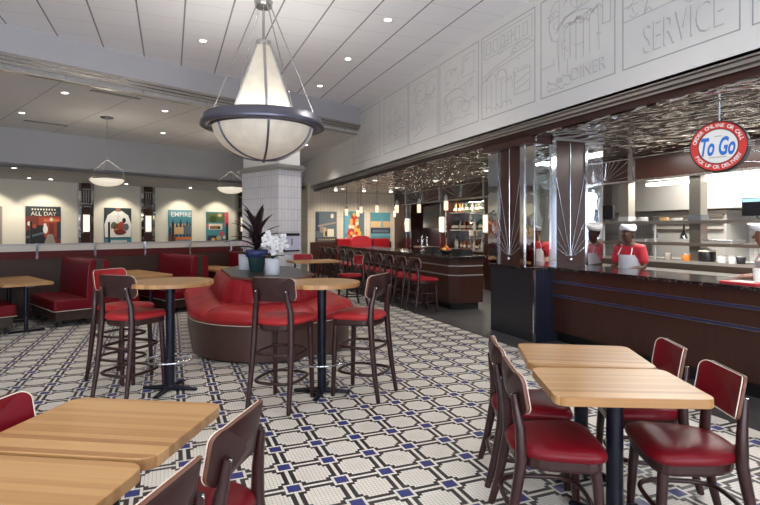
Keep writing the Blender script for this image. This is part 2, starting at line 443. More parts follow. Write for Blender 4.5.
# notice screen on the column
t = thing('notice_screen', 'small pale lit notice screen with black top bar on the white tiled column', 'screen', W(6.70 + 0.33, 9.3 - 0.02, 1.27), TH); t.scale = (1.3, 1, 1.3)
MB().box(-0.15, 0.15, -0.02, 0.018, -0.13, 0.11).build('panel', 'lilac', t)
MB().box(-0.16, 0.16, -0.03, 0.018, 0.11, 0.155).build('top_bar', 'black', t)
MB().box(-0.16, 0.16, -0.03, 0.018, -0.155, -0.13).build('stand', 'black', t)
mb = MB(); mb.box(-0.012, 0.012, -0.024, -0.018, -0.05, 0.03); mb.sphere((0, -0.02, 0.05), 0.016); mb.build('pictogram', 'ink_slate', t)

# ================================================================== POSTERS
def art_poster(name, label, w, h, base, shapes, texts, loc, rz, group='posters'):
    t = thing(name, label, 'poster', loc, rz, group)
    mats = []; mb = MB()
    def mi(m):
        if m not in mats: mats.append(m)
        return mats.index(m)
    mb.box(-w / 2, w / 2, 0.0, 0.03, 0, h, mi(base))
    y = 0.0
    for k, (m, pts) in enumerate(shapes):
        y -= 0.0007
        mb.poly([((px - 0.5) * w, y, pz * h) for px, pz in pts], mi(m))
    mb.build('print', mats, t)
    for body, m, cx, cz, tw, th in texts:
        tb = MB(); fit_text(tb, body, tw * w, th * h, T((cx - 0.5) * w, y - 0.002, cz * h) @ UP_NEG_Y, offset=0.012)
        tb.build('lettering', m, t)
    return t
def R4(x0, z0, x1, z1): return [(x0, z0), (x1, z0), (x1, z1), (x0, z1)]
def disc(cx, cz, r, asp=1.0, n=14): return [(cx + r * math.cos(2 * PI * i / n), cz + r * asp * math.sin(2 * PI * i / n)) for i in range(n)]
def ray_b(u, b):
    k = (u - 380) / F_PX; dx, dy = k * cy_ + sy_, -k * sy_ + cy_
    d = b / (dx * B.x + dy * B.y); return d * (dx * A.x + dy * A.y), d
BW = 18.5
def wall_poster(u0, u1, v0, v1, label, base, shapes, texts):
    aa, d0 = ray_b(u0, BW); ab_, d1 = ray_b(u1, BW); d = (d0 + d1) / 2
    zt = HC + (HOR - v0) * d / F_PX; zb = HC + (HOR - v1) * d / F_PX
    return art_poster('poster', label, ab_ - aa, zt - zb, base, shapes, texts, W((aa + ab_) / 2, BW - 0.03, zb), TH, 'posters on the booth wall')
wall_poster(25.5, 60.5, 206.5, 244.5, 'dark diner poster lettered ALL DAY with a red counter scene', 'ink_teal_dark',
    [('ink_brick', R4(0, 0, 1, .74)), ('ink_red', R4(.36, .2, 1, .74)), ('ink_orange', R4(.5, .60, .95, .68)), ('ink_brick', R4(.66, .25, .8, .56)), ('ink_teal_dark', R4(.88, .15, 1, .6)),
     ('ink_black', [(0, 0), (.62, 0), (.5, .26), (.48, .5), (.3, .52), (0, .34)]), ('ink_grey', [(.5, 0), (.86, 0), (.76, .27), (.62, .27)]), ('ink_white', disc(.55, .4, .07, 1.6)),
     ('ink_white', disc(.54, .52, .04)), ('ink_cream', disc(.1, .55, .06)), ('ink_red', disc(.24, .48, .06)), ('ink_slate', [(0, .16), (.5, .28), (.48, .33), (0, .22)]), ('ink_cream', disc(.72, .66, .05))] +
    [('ink_cream', R4(.16 + i * .08, .9, .2 + i * .08, .94)) for i in range(9)],
    [('ALL DAY', 'ink_cream', .5, .81, .74, .1)])
wall_poster(104, 131, 208, 244.5, 'poster of a white cook jacket holding a plate of burgers', 'ink_teal_dark',
    [('ink_white', [(.02, .2), (.0, .55), (.12, .8), (.36, .92), (.64, .92), (.88, .8), (1, .55), (.98, .2)]), ('skin', [(.4, .9), (.6, .9), (.58, 1), (.42, 1)]), ('ink_grey', R4(.49, .5, .505, .9)),
     ('ink_grey', disc(.42, .78, .015)), ('ink_grey', disc(.56, .78, .015)), ('ink_black', disc(.72, .66, .07)), ('ink_green', disc(.35, .5, .12)), ('ink_brown', disc(.5, .44, .2, .7)), ('ink_red', disc(.62, .5, .13)),
     ('ink_orange', disc(.45, .38, .1, .6)), ('ink_slate', disc(.8, .48, .1)), ('ink_brick', disc(.58, .34, .22, .35)), ('ink_white', disc(.3, .4, .04)), ('ink_teal', R4(0, 0, 1, .17))] +
    [('ink_white', R4(.24 + i * .075, .05, .29 + i * .075, .12)) for i in range(8)], [])
wall_poster(168, 191.5, 210, 244.5, 'blue poster lettered EMPIRE above a dark pointed skyline', 'ink_sky',
    [('ink_teal', R4(0, .55, 1, .85)), ('ink_tan', R4(.1, .3, .9, .6))] +
    [('ink_navy', [(x, .2), (x + .1, .2), (x + .1, h), (x + .05, h + .14), (x, h)]) for x, h in ((.02, .45), (.14, .6), (.3, .52), (.46, .62), (.6, .5), (.74, .6), (.86, .55))] +
    [('ink_tan', R4(.28, .3, .64, .5)), ('ink_slate', R4(.66, .3, .98, .56)), ('ink_orange', R4(.3, .14, 1, .22)), ('ink_brown', R4(0, 0, .3, .3)), ('ink_grey', R4(.3, .04, .9, .12))],
    [('EMPIRE', 'ink_white', .54, .87, .86, .13)])
wall_poster(206, 228, 212, 244.5, 'poster of a white diner building under green trees with pink stripe', 'ink_teal',
    [('ink_green', R4(.02, .68, .82, .97)), ('leaf_green', disc(.3, .78, .16, .7)), ('ink_tan', disc(.6, .9, .1, .5)), ('ink_pink', R4(.82, .55, 1, 1)), ('ink_cream', R4(.1, .46, .72, .64)), ('ink_black', R4(.16, .48, .62, .56)),
     ('ink_orange', R4(.2, .5, .5, .53)), ('ink_pink', R4(0, .52, .1, .62)), ('ink_navy', R4(.05, .06, .45, .28)), ('ink_pink', disc(.68, .34, .12, .6)), ('ink_tan', disc(.55, .2, .12, .6)), ('ink_yellow', disc(.3, .16, .1, .5)), ('ink_black', R4(.6, .02, .9, .14)), ('ink_cream', disc(.8, .22, .06))], [])
wall_poster(-24, 2.0, 206, 244.5, 'pale poster cut off at the picture edge before the booths', 'ink_grey', [('ink_tan', R4(.1, .1, .9, .5)), ('ink_slate', R4(.1, .5, .9, .9))], [])
def end_poster(u0, u1, v0, v1, label, base, shapes, texts):
    def ox(u):
        k = (u - 380) / F_PX; return (YB * (sy_ + k * cy_)) / (cy_ - k * sy_)
    x0, x1 = ox(u0), ox(u1); d = (x0 + x1) / 2 * sy_ + YB * cy_
    zt = HC + (HOR - v0) * d / F_PX; zb = HC + (HOR - v1) * d / F_PX
    return art_poster('poster', label, x1 - x0, zt - zb, base, shapes, texts, ((x0 + x1) / 2, YB - 0.031, zb), 0, 'posters on the end wall')
end_poster(315.5, 336.5, 211.5, 241.5, 'grey blue poster of pale buildings on the tiled end wall', 'ink_slate',
    [('ink_navy', R4(0, .35, .16, .95)), ('ink_grey', [(.1, .55), (.95, .66), (.95, .6), (.1, .48)]), ('ink_tan', R4(.36, .16, .5, .46)), ('ink_cream', R4(.55, .16, .86, .42)), ('ink_cream', disc(.78, .85, .08)), ('ink_black', R4(0, 0, 1, .13)),
     ('ink_grey', R4(.2, .3, .36, .52)), ('ink_black', R4(.44, .18, .52, .34))] + [('ink_grey', R4(.08 + i * .085, .03, .14 + i * .085, .1)) for i in range(10)], [])
end_poster(343.5, 364, 211.5, 243, 'blue poster of a tall pile of red and yellow fruit', 'ink_teal',
    [('ink_sky', R4(.05, .3, .3, .9)), ('ink_slate', R4(.75, .3, .98, .95))] +
    [(random.choice(['ink_yellow', 'ink_red', 'ink_orange', 'ink_cream', 'sign_red']), disc(.5 + dx, z, .085, .8)) for z, n in ((.22, 5), (.32, 5), (.42, 4), (.52, 4), (.62, 3), (.72, 3), (.82, 2), (.9, 1)) for dx in [(i - (n - 1) / 2) * .13 for i in range(n)]] +
    [('sign_red', R4(0, 0, 1, .1)), ('ink_cream', disc(.1, .1, .08)), ('ink_cream', disc(.9, .1, .08))], [])
end_poster(370.5, 390, 212.5, 241.5, 'teal and tan banded poster of a harbour statue', 'ink_teal',
    [('ink_tan', R4(0, .48, 1, .7)), ('ink_navy', R4(0, .28, 1, .48)), ('ink_slate', R4(.1, .32, .9, .4)), ('ink_sky', R4(0, .2, 1, .26)), ('ink_teal', R4(0, 0, 1, .2)), ('ink_sky', [(.5, .5), (.64, .5), (.6, .72), (.57, .86), (.54, .72)])], [])

# ------------------------------------------------------------------ pilasters with sconces on the poster wall
def wall_pilaster(u0, u1, label, slabel):
    aa, d0 = ray_b(u0, BW - .12); ab_, _ = ray_b(u1, BW - .12); w = ab_ - aa
    t = thing('pilaster', label, 'pilaster', W((aa + ab_) / 2, BW, 0), TH, 'pilasters on the booth wall'); t['kind'] = 'structure'
    MB().box(-w / 2, w / 2, -0.12, 0, 0, 3.04).build('panel', 'panel_wood', t)
    mb = MB()
    for x in (-w / 2 - 0.03, w / 2 - 0.05): mb.box(x, x + 0.08, -0.14, 0, 0, 3.04)
    mb.build('edge_strip', 'mirror', t)
    mb = MB()
    for z in (2.28, 2.36, 2.84): mb.box(-w / 2, w / 2, -0.135, -0.12, z, z + 0.025)
    for x in (-0.07, 0, 0.07): mb.box(x - .008, x + .008, -0.135, -0.12, 2.38, 2.84)
    mb.build('top_grid', 'chrome', t)
    s = thing('wall_sconce', slabel, 'wall lamp', W((aa + ab_) / 2, BW - .12, 1.75), TH, 'sconces on the booth wall')
    MB().box(-0.075, 0.075, -0.10, -0.012, -0.27, 0.27).build('glass_shade', 'sconce_glass', s, bevel=0.01)
    mb = MB()
    for z in (-0.30, 0.27): mb.box(-0.085, 0.085, -0.11, 0.0, z, z + 0.03)
    mb.box(-0.09, 0.09, -0.012, 0, -0.3, 0.3); mb.build('bracket', 'chrome', s)
wall_pilaster(79.5, 92.5, 'dark wooden pilaster between the ALL DAY and cook posters', 'lit white sconce between the ALL DAY poster and the cook poster')
wall_pilaster(142, 154, 'dark wooden pilaster between the cook and EMPIRE posters', 'lit white sconce between the cook poster and the EMPIRE poster')
wall_pilaster(237, 248, 'dark wooden pilaster half hidden by the white tiled column', 'lit sconce peeping out beside the white tiled column')

# ================================================================== FURNITURE
def bent_panel(w, h, r, th, bend, puff=0.0, mi_f=0, mi_e=0):
    ol = rrect(w, h, r, 6); rings = []
    def pt(y, z, x): return (x + bend * (y / (w / 2)) ** 2, y, z)
    def ring(s, x): return [pt(y * s, z * s, x) for y, z in ol]
    mb = MB()
    fr = [ring(s, th / 2 + puff * (1 - s ** 9)) for s in (0.1, .4, .7, .82, .9, .95, .985, 1.0)]
    bk = [ring(s, -th / 2) for s in (1.0, .8, .5, .15)]
    mb.loft(fr, mi_f, True, caps=(True, False)); mb.loft([fr[-1], bk[0]], mi_e, False, caps=(False, False)); mb.loft(bk, mi_f, True, caps=(False, True))
    return mb, ol, pt
def make_seating(name, label, cat, hs, hb, hoops, red='red', bh=0.20, bw=0.42):
    """open-backed wooden chair or stool, facing +x"""
    t = thing(name, label, cat)
    def outline(s):
        out = []
        for i in range(28):
            a = 2 * PI * i / 28; c, q = math.cos(a), math.sin(a)
            e = 0.36 if c > 0 else 0.8
            x = 0.232 * math.copysign(abs(c) ** e, c); y = 0.226 * math.copysign(abs(q) ** (0.5 if c > 0 else 0.66), q)
            y *= 1.0 + 0.12 * x / 0.215 if x > 0 else 1.0 + 0.10 * x / 0.215
            out.append((x * s + 0.0, y * s))
        return out
    prof = [(0.95, -0.055), (1.0, -0.047), (1.02, -0.03), (0.985, -0.010), (0.88, 0.003), (0.6, 0.012), (0.2, 0.015)]
    mb = MB().loft([[(x, y, hs - 0.006 + dz) for x, y in outline(s)] for s, dz in prof], 0, True); mb.build('seat', red, t)
    mb = MB().loft([[(x, y, z) for x, y in outline(s)] for s, z in ((.90, hs - 0.115), (.93, hs - 0.10), (.93, hs - 0.06))], 0, False); mb.build('seat_frame', 'chair_wood', t)
    for s in (-1, 1):
        MB().tube([(0.165, s * 0.178, hs - 0.07), (0.178, s * 0.186, hs * .5), (0.19, s * 0.195, 0)], [.026, .025, .020], 8).build('leg', 'chair_wood', t)
        MB().tube([(-0.285, s * 0.20, 0), (-0.245, s * 0.193, hs * .3), (-0.215, s * 0.185, hs * .62), (-0.195, s * 0.178, hs - 0.06), (-0.20, s * 0.17, hs + 0.08), (-0.214, s * 0.152, hb - bh + 0.02), (-0.226, s * 0.146, hb - bh * .5)],
                  [.019, .024, .027, .029, .026, .022, .018], 8, flatten=1.0).build('rear_leg', 'chair_wood', t)
    for z in hoops:
        k = z / hs; xr = -0.285 + 0.09 * k; xf = 0.19 - 0.03 * k
        pts = []
        for i in range(28):
            a = 2 * PI * i / 28; c, q = math.cos(a), math.sin(a)
            pts.append(((xf + xr) / 2 + (xf - xr) / 2 * math.copysign(abs(c) ** .6, c), 0.195 * math.copysign(abs(q) ** .6, q), z))
        MB().tube(pts, 0.0135, 6, closed=True).build('stretcher_hoop', 'chair_wood', t)
    tilt = Matrix.Rotation(math.radians(-10), 4, 'Y'); zc = hb - bh / 2
    mb, ol, pt = bent_panel(bw, bh, 0.05, 0.013, 0.058, 0, 0, 1)
    m4 = T(-0.238, 0, zc) @ tilt
    mb.v = [m4 @ Vector(p) for p in mb.v]; mb.build('backrest', ['chair_wood', 'edge_wood'], t)
    mb, ol, pt = bent_panel(bw - 0.006, bh - 0.006, 0.047, 0.006, 0.057, 0.014)
    m5 = T(-0.229, 0, zc) @ tilt
    mb.v = [m5 @ Vector(p) for p in mb.v]; pad = mb.build('back_pad', red, t)
    MB().tube([m5 @ Vector(pt(y, z, 0.006)) for y, z in rrect(bw - 0.005, bh - 0.005, 0.0475, 6)], 0.0027, 6, closed=True).build('piping', 'piping', pad)
    for s in (-1, 1):
        mb = MB(); q = m4 @ Vector((-0.004 + 0.058 * (0.15 / (bw / 2)) ** 2, s * 0.147, 0.01)); mb.sphere(q + Vector((-0.024, 0, -0.02)), 0.008, 0, 8); mb.build('bolt', 'chrome', t)
    return t
def rectangular_top(w, h, name, parent): 
    return MB().slab(rrect(w, h, 0.06, 6), 0.705, 0.75, 0.003).build(name, 'butcher', parent)
def table_foot(parent, h, arm=0.28, ring=False):
    mb = MB().lathe([(0.043, 0.03), (0.043, h)], 18); mb.build('pole', 'dark_metal', parent)
    mb = MB()
    for k in range(4):
        a = PI / 4 + k * PI / 2
        mb.tube([(0.02 * math.cos(a), 0.02 * math.sin(a), 0.03), (arm * math.cos(a), arm * math.sin(a), 0.014)], [0.026, 0.014], 8, flatten=1.6)
    mb.lathe([(0.05, 0.01), (0.06, 0.03), (0.035, 0.07)], 16); mb.build('base', 'dark_metal', parent)
    if ring:
        pts = [(0.21 * math.cos(2 * PI * i / 28), 0.21 * math.sin(2 * PI * i / 28), 0.30) for i in range(28)]
        mb = MB().tube(pts, 0.011, 8, closed=True)
        for k in range(3):
            a = k * 2 * PI / 3; mb.tube([(0.03 * math.cos(a), 0.03 * math.sin(a), 0.30), (0.21 * math.cos(a), 0.21 * math.sin(a), 0.30)], 0.008, 6)
        mb.build('foot_ring', 'chrome', parent)
    MB().lathe([(0.13, h), (0.13, h + 0.008), (0.03, h)], 16).build('top_plate', 'dark_metal', parent)

# square dining tables, two pairs
def dining_table(c, deg, w, h, label):
    t = thing('dining_table', label, 'table', (c[0], c[1], 0), math.radians(deg), 'butcher block dining tables')
    rectangular_top(w, h, 'tabletop', t); table_foot(t, 0.697, 0.25); return t
dining_table((2.464, 2.632), -30.0, 0.735, 0.59, 'butcher block table by the counter, the far one of the pushed-together pair')
dining_table((2.186, 2.092), -25.3, 0.76, 0.548, 'butcher block table in front of its twin, pale edge towards us, before the counter')
dining_table((-0.238, 2.435), -29.0, 0.741, 0.598, 'butcher block table near the tall stools, far one of the close-up pair')
dining_table((-0.542, 1.888), -29.0, 0.741, 0.598, 'butcher block table cut off by the bottom corner of the picture')
ch = make_seating('dining_chair', 'red and dark wood chair, back to us, at the far table by the counter', 'chair', 0.48, 0.84, (0.16,), 'red_dark', 0.215, 0.41)
CH = 'red vinyl dining chairs'
ch['group'] = CH
def put(o, x, y, deg, label=None, group=None, first=False):
    if first: o.location = (x, y, 0); o.rotation_euler = (0, 0, math.radians(deg)); return o
    return dup(o, (x, y, 0), math.radians(deg), label, group)
put(ch, 2.125, 2.725, -27, first=True)
put(ch, 1.872, 2.213, -25, 'red chair with its dark rear legs in front of us at the pale edged table', CH)
put(ch, 2.755, 2.450, 150, 'red padded chair against the counter front, beyond the far table', CH)
put(ch, 2.475, 1.925, 152, 'red padded chair with large red seat in view, facing us by the picture edge', CH)
put(ch, 0.082, 2.190, 147, 'dark curved chair back standing beside the close table near the middle of the floor', CH)
put(ch, -0.185, 1.715, 147, 'dark curved chair back at the very bottom edge, before its twin', CH)
put(ch, -0.520, 2.480, -30, 'red chair back showing behind the close table at the picture edge', CH)

# round high tables with tall stools
def round_table(c, r, label):
    t = thing('round_table', label, 'table', (c[0], c[1], 0), 0.3, 'round high tables')
    ol = [(r * math.cos(2 * PI * i / 48), r * math.sin(2 * PI * i / 48)) for i in range(48)]
    MB().slab(ol, 1.02, 1.06, 0.003).build('tabletop', 'butcher', t); table_foot(t, 1.012, 0.27, True); return t
round_table((1.345, 4.82), 0.365, 'small round high table in front of the circular red banquette')
round_table((0.0, 5.45), 0.405, 'larger round high table before the red booths')
st = make_seating('bar_stool', 'tall stool seen from behind before the banquette and small round table', 'stool', 0.785, 1.135, (0.23, 0.47), 'red_coral', 0.215)
SG = 'tall stools at the high tables'; st['group'] = SG
put(st, 0.955, 4.70, 50, first=True)
put(st, 1.685, 4.675, 132.7, 'tall stool standing free on the open mosaic floor, beside the small round table', SG)
put(st, -0.325, 5.48, 48, 'tall stool with dark wooden back to us at the larger round table', SG)
put(st, -0.455, 6.05, -42, 'tall stool behind the larger round table, red back pad facing us', SG)
# ------------------------------------------------------------------ circular banquette
BC = Vector((1.28, 7.98, 0))
t = thing('oval_banquette', 'large oval red banquette seat with wooden base in the middle of the floor', 'banquette', BC, 0.0)
def stad(hw, y0, y1, u):
    u = u % 1.0; c0, c1 = y0 + hw, y1 - hw
    if u < .18: return (hw, c0 + (c1 - c0) * u / .18)
    if u < .5: a = PI * (u - .18) / .32; return (hw * math.cos(a), c1 + hw * math.sin(a))
    if u < .68: return (-hw, c1 + (c0 - c1) * (u - .5) / .18)
    a = PI + PI * (u - .68) / .32; return (hw * math.cos(a), c0 + hw * math.sin(a))
def stadring(off, z, n=160): return [stad(1.07 + off, -2.02 - off, 2.02 + off, j / n) + (z,) for j in range(n)]
MB().loft([stadring(-.10, 0), stadring(-.10, .03)], 0, False).build('plinth', 'black', t)
MB().loft([stadring(-.075, .028), stadring(-.05, .03), stadring(-.045, .43), stadring(-.055, .44)], 0, False).build('base', 'base_wood', t)
def inner(off, z, u): return stad(0.66 + off, -1.28 - off, 1.3 + off, u) + (z,)
NS = 14
for k in range(NS):
    rings = []
    for i in range(11):
        f = i / 10; u = (k + .5 + 0.004 + 0.992 * f) / NS - .16
        e = 1 - abs(2 * f - 1) ** 6 * 0.12
        o = [stad(1.07 + d, -2.02 - d, 2.02 + d, u) for d in (-.045, 0, .012 - .02 * (1 - e), -.025, -.12)]
        q = inner(-.04, 0, u); m = [(o[4][0] * (1 - w) + q[0] * w, o[4][1] * (1 - w) + q[1] * w) for w in (.45, 1)]
        zz = (.445, .47, .53, .583 * e + .07 * (1 - e), .612 - .12 * (1 - e), .622 - .12 * (1 - e), .615)
        rings.append([(x, y, z) for (x, y), z in zip(o + m, zz)] + [(q[0], q[1], .45)])
    MB().loft(rings, 0, True).build('seat_cushion', 'red_coral', t)
rings = []
for z, off in ((0.60, 0.02), (0.66, 0.015), (0.76, -0.02), (0.86, -0.065), (0.893, -0.09), (0.90, -0.13)):
    rings.append([inner(off + .011 * abs(math.sin(30 * PI * j / 420)) ** .6, z, j / 420) for j in range(420)])
MB().loft(rings, 0, True).build('backrest', 'red', t)
MB().tube(stadring(-.012, .447), 0.0045, 6, closed=True).build('piping', 'piping', t)
def octo(w, l, c): return [(w, l - c), (w - c * .62, l), (-w + c * .62, l), (-w, l - c), (-w, -l + c), (-w + c * .62, -l), (w - c * .62, -l), (w, -l + c)]
tp = MB().slab([(x + .045, y - .06) for x, y in octo(.57, 1.30, .52)], 0.90, 0.93, 0.003).build('planter_top', 'edge_wood', t)
MB().slab([(x + .045, y - .06) for x, y in octo(.545, 1.27, .50)], 0.93, 0.933, 0).build('inset', 'table_black', tp)

# plants on the banquette
def ground(u, v, z): p = at(u, v, z); return (p.x, p.y, z)
PT = 0.933
def pot_round(t, r0, r1, h, mat, soil=True):
    MB().lathe([(r0 * .9, 0), (r0, 0.01), (r1, h), (r1 - 0.012, h), (r1 - 0.014, h - 0.03)], 28).build('pot', mat, t)
    MB().lathe([(r1 - 0.016, h - 0.035), (r1 - 0.016, h - 0.028)], 20).build('soil', 'soil', t)
def leaf_blade(mb, base, az, lean, L, w, curl, mi=0):
    n = 8; rings = []
    d = Vector((math.cos(az), math.sin(az), 0)); sd = Vector((-math.sin(az), math.cos(az), 0)); p = Vector(base)
    for i in range(n + 1):
        f = i / n; el = lean - curl * f
        wd = w * (math.sin(PI * min(1, 0.12 + f * 0.88)) ** 0.7) * (1 - f * .35)
        nrm = Vector((-math.sin(el) * d.x, -math.sin(el) * d.y, math.cos(el)))
        rings.append([p - sd * wd + nrm * wd * .35, p - nrm * 0.002, p + sd * wd + nrm * wd * .35, p + nrm * 0.004])
        p = p + (d * math.cos(el) + Vector((0, 0, 1)) * math.sin(el)) * (L / n)
    mb.loft(rings, mi, True)
gp = ground(256.8, 271.2, PT)
t = thing('dark_leaf_plant', 'tall burgundy leaved plant in a green and blue glazed pot on the banquette', 'potted plant', gp); t.scale = (1.13,) * 3
MB().lathe([(0.085, 0), (0.09, 0.01), (0.125, 0.22), (0.12, 0.28), (0.11, 0.24)], 32).build('pot', 'pot_green', t)
MB().lathe([(0.126, 0.19), (0.138, 0.195), (0.145, 0.28), (0.135, 0.285), (0.125, 0.25)], 32).build('pot_rim', 'pot_blue', t)
MB().lathe([(0.125, 0.255), (0.125, 0.262)], 20).build('soil', 'soil', t)
mb = MB(); rr = random.Random(3)
for i in range(26):
    f = i / 26; leaf_blade(mb, (0.015 * rr.uniform(-1, 1), 0.015 * rr.uniform(-1, 1), 0.26 + 0.26 * f), i * 2.399, 0.55 + 0.75 * f + rr.uniform(-.15, .15), 0.42 + rr.uniform(-.07, .07), 0.05, 1.2 - .75 * f)
mb.build('foliage', 'leaf_dark', t)
MB().tube([(0, 0, 0.25), (0, 0, 0.54)], 0.018, 8).build('stem', 'soil', t)
def orchid(t, z0, n, petal, spread, rnd, arch):
    mb = MB(); fl = MB()
    for i in range(8): leaf_blade(mb, (0, 0, z0), i * 0.8, 0.7, 0.16, 0.022, 1.0)
    for s in range(len(arch)):
        az, L, hgt = arch[s]; d = Vector((math.cos(az), math.sin(az), 0)); pts = []
        for i in range(9):
            f = i / 8; pts.append(d * (L * f ** 1.3) + Vector((0, 0, z0 + hgt * math.sin(PI * .62 * f))))
        mb.tube(pts, 0.004, 5)
        for i in range(n):
            f = 0.35 + 0.65 * i / n; k = min(int(f * 8), 7); p = pts[k].lerp(pts[k + 1], f * 8 - k) + Vector([rnd.uniform(-spread, spread) for _ in range(3)])
            for q in range(5):
                a = q * 2 * PI / 5 + rnd.uniform(-.3, .3); tl = Vector((rnd.uniform(-.5, .5) - .3, -1, rnd.uniform(-.2, .5))).normalized()
                e1 = tl.orthogonal().normalized(); e2 = tl.cross(e1); c = p + (e1 * math.cos(a) + e2 * math.sin(a)) * 0.013
                rot = Matrix((e1, e2, tl)).transposed().to_4x4()
                fl.sphere((0, 0, 0), 0.0155, 0, 8, T(*c) @ rot, (1, 1, 0.22))
    mb.build('foliage', 'leaf_green', t); fl.build('blossom', petal, t)
gp = ground(272.5, 274.8, PT)
t = thing('white_orchid', 'white orchid in a pale cylindrical pot at the front of the banquette top', 'potted plant', gp); t.scale = (1.13,) * 3
pot_round(t, 0.085, 0.09, 0.20, 'pot_white'); orchid(t, 0.19, 15, 'petal', 0.042, random.Random(5), ((3.6, .13, .22), (5.9, .2, .20), (.3, .18, .27), (2.8, .08, .3), (5.0, .10, .16)))
gp = ground(245.2, 269.6, PT)
t = thing('pink_orchid', 'blush orchid in a pale pot behind the green pot on the banquette', 'potted plant', gp); t.scale = (1.13,) * 3
pot_round(t, 0.085, 0.09, 0.21, 'pot_white'); orchid(t, 0.20, 8, 'petal_pink', 0.03, random.Random(8), ((5.6, .1, .20), (3.4, .05, .16)))

# ------------------------------------------------------------------ booths
BG = 'red booth benches along the partition'
def booth(a, label, sides=(-1, 1)):
    t = thing('booth_bench', label, 'booth bench', W(a, 9.28), TH, BG)
    MB().box(-0.055, 0.055, 0.0, 1.42, 0.0, 1.04).build('centre_panel', 'booth_wood', t)
    for s in sides:
        x = lambda p, q: (min(s * p, s * q), max(s * p, s * q))
        xa = x(0.055, 0.62); MB().box(*xa, 0.06, 1.42, 0.10, 0.25).build('base', 'booth_wood', t)
        xa = x(0.10, 0.16); 
        for yy in (0.1, 1.3):
            MB().box(*xa, yy, yy + 0.06, 0, 0.1).build('foot', 'black', t); MB().box(*x(0.52, 0.58), yy, yy + 0.06, 0, 0.1).build('foot', 'black', t)
        xa = x(0.06, 0.66); se = MB().box(*xa, 0.0, 1.42, 0.26, 0.44).build('seat', 'red_dark', t, bevel=0.035)
        mb = MB().tube([(s * .06, -0.002, 0.262), (s * .655, -0.002, 0.262), (s * .662, 0.01, 0.262), (s * .662, 1.40, 0.262)], 0.0045, 6); mb.build('piping', 'piping', se)
        rings = []
        for z, th in ((0.42, 0.14), (0.6, 0.135), (0.85, 0.12), (1.0, 0.105), (1.04, 0.085), (1.055, 0.05)):
            xs_ = x(0.055, 0.055 + th); rings.append([(xs_[0], 0.0, z), (xs_[1], 0.0, z), (xs_[1], 1.42, z), (xs_[0], 1.42, z)])
        MB().loft(rings, 0, False).build('backrest', 'red_dark', t, bevel=0.02)
    return t
booth(1.30, 'red booth bench at the picture edge, only its seat corner in view')
booth(3.10, 'tall red booth bench between the first and second booth tables')
booth(4.88, 'red booth bench behind the larger round table')
booth(6.50, 'red booth bench half hidden behind the planted banquette', (-1,))
def booth_table(a, label):
    t = thing('booth_table', label, 'table', W(a, 9.1), TH, 'booth tables')
    MB().slab([(p[0], p[1] + 0.8) for p in rrect(0.66, 1.55, 0.05, 4)], 0.71, 0.75, 0.003).build('tabletop', 'butcher', t)
    for y in (0.22, 1.3):
        MB().lathe([(0.03, 0.02), (0.03, 0.71)], 12, mat=T(0, y, 0)).build('pole', 'dark_metal', t)
        MB().box(-0.24, 0.24, y - .04, y + .04, 0, 0.03).build('base', 'dark_metal', t, bevel=0.008)
    mb = MB().box(-0.06, 0.06, -0.01, 0.03, 0.70, 0.712); mb.build('edge_clip', 'nickel', t)
booth_table(2.08, 'wooden booth table at the picture edge before the tall red bench')
booth_table(3.96, 'wooden booth table behind the back of the larger round table stool')
booth_table(5.66, 'wooden booth table just past the second booth, beside the banquette')
# low partition behind the booths
mb = MB().box(-4, 6.72, 10.72, 10.86, 0, 1.04, mat=MAB); struct(mb.build('partition_low', 'booth_wood'))
mb = MB().box(-4, 6.72, 10.69, 10.88, 1.04, 1.17, mat=MAB); struct(mb.build('trim_4', 'maroon'))
mb = MB().box(-4, 6.72, 10.76, 10.84, 1.17, 1.275, mat=MAB); struct(mb.build('trim_5', 'frosted'))
mb = MB().box(-4, 6.72, 10.74, 10.86, 1.275, 1.30, mat=MAB); struct(mb.build('trim_6', 'nickel_dark'))
for i, (u, w_) in enumerate(((37, 'before the ALL DAY poster'), (95, 'under the first wooden pilaster'), (145, 'under the second wooden pilaster'), (190, 'beside the EMPIRE poster'), (231, 'beside the green tree poster'))):
    a_, _ = ray_b(u, 10.69)
    o = MB().box(-0.02, 0.02, -0.02, 0.02, 0, 0.28).build('rail_bracket', 'chrome', loc=W(a_, 10.70, 1.03), rz=TH)
    tag(o, 'small chrome bracket on the partition ledge ' + w_, 'bracket', 'chrome ledge brackets')
for u, w_ in ((31, 'in front of the ALL DAY poster'), (109, 'in front of the cook poster'), (172.5, 'in front of the EMPIRE poster'), (227, 'in front of the green tree poster')):
    a_, _ = ray_b(u, 10.8)
    o = MB().box(-0.016, 0.016, -0.016, 0.016, 0, 0.40).build('ledge_post', 'black', loc=W(a_, 10.8, 1.30), rz=TH, bevel=0.004)
    tag(o, 'slim black post on the partition ledge ' + w_, 'post', 'black posts on the ledge')

# ================================================================== BAR
def body_run(name, label, cat, poly, z0, z1, mat): return tag(MB().slab(poly, z0, z1, 0.004).build(name, mat), label, cat)
XB0, XB1, YB0, YB1 = 4.98, 5.66, 8.66, 15.9
t = thing('bar_counter', 'long dark wooden bar counter with black stone top behind the stools', 'bar counter', (0, 0, 0))
pl = [(XB0 + .14, YB0), (XB1, YB0), (XB1, YB1), (XB0, YB1), (XB0, YB0 + .14)]
MB().slab(pl, 0.14, 1.0, 0).build('body', 'panel_wood', t)
MB().slab([(XB0 + .24, YB0 + .09), (XB1 - .05, YB0 + .09), (XB1 - .05, YB1), (XB0 + .1, YB1), (XB0 + .1, YB0 + .22)], 0, 0.14, 0).build('toe_kick', 'black', t)
MB().slab([(XB0 + .06, YB0 - .09), (XB1 + .06, YB0 - .09), (XB1 + .06, YB1), (XB0 - .12, YB1), (XB0 - .12, YB0 + .1)], 1.0, 1.045, 0.006).build('stone_top', 'granite', t)
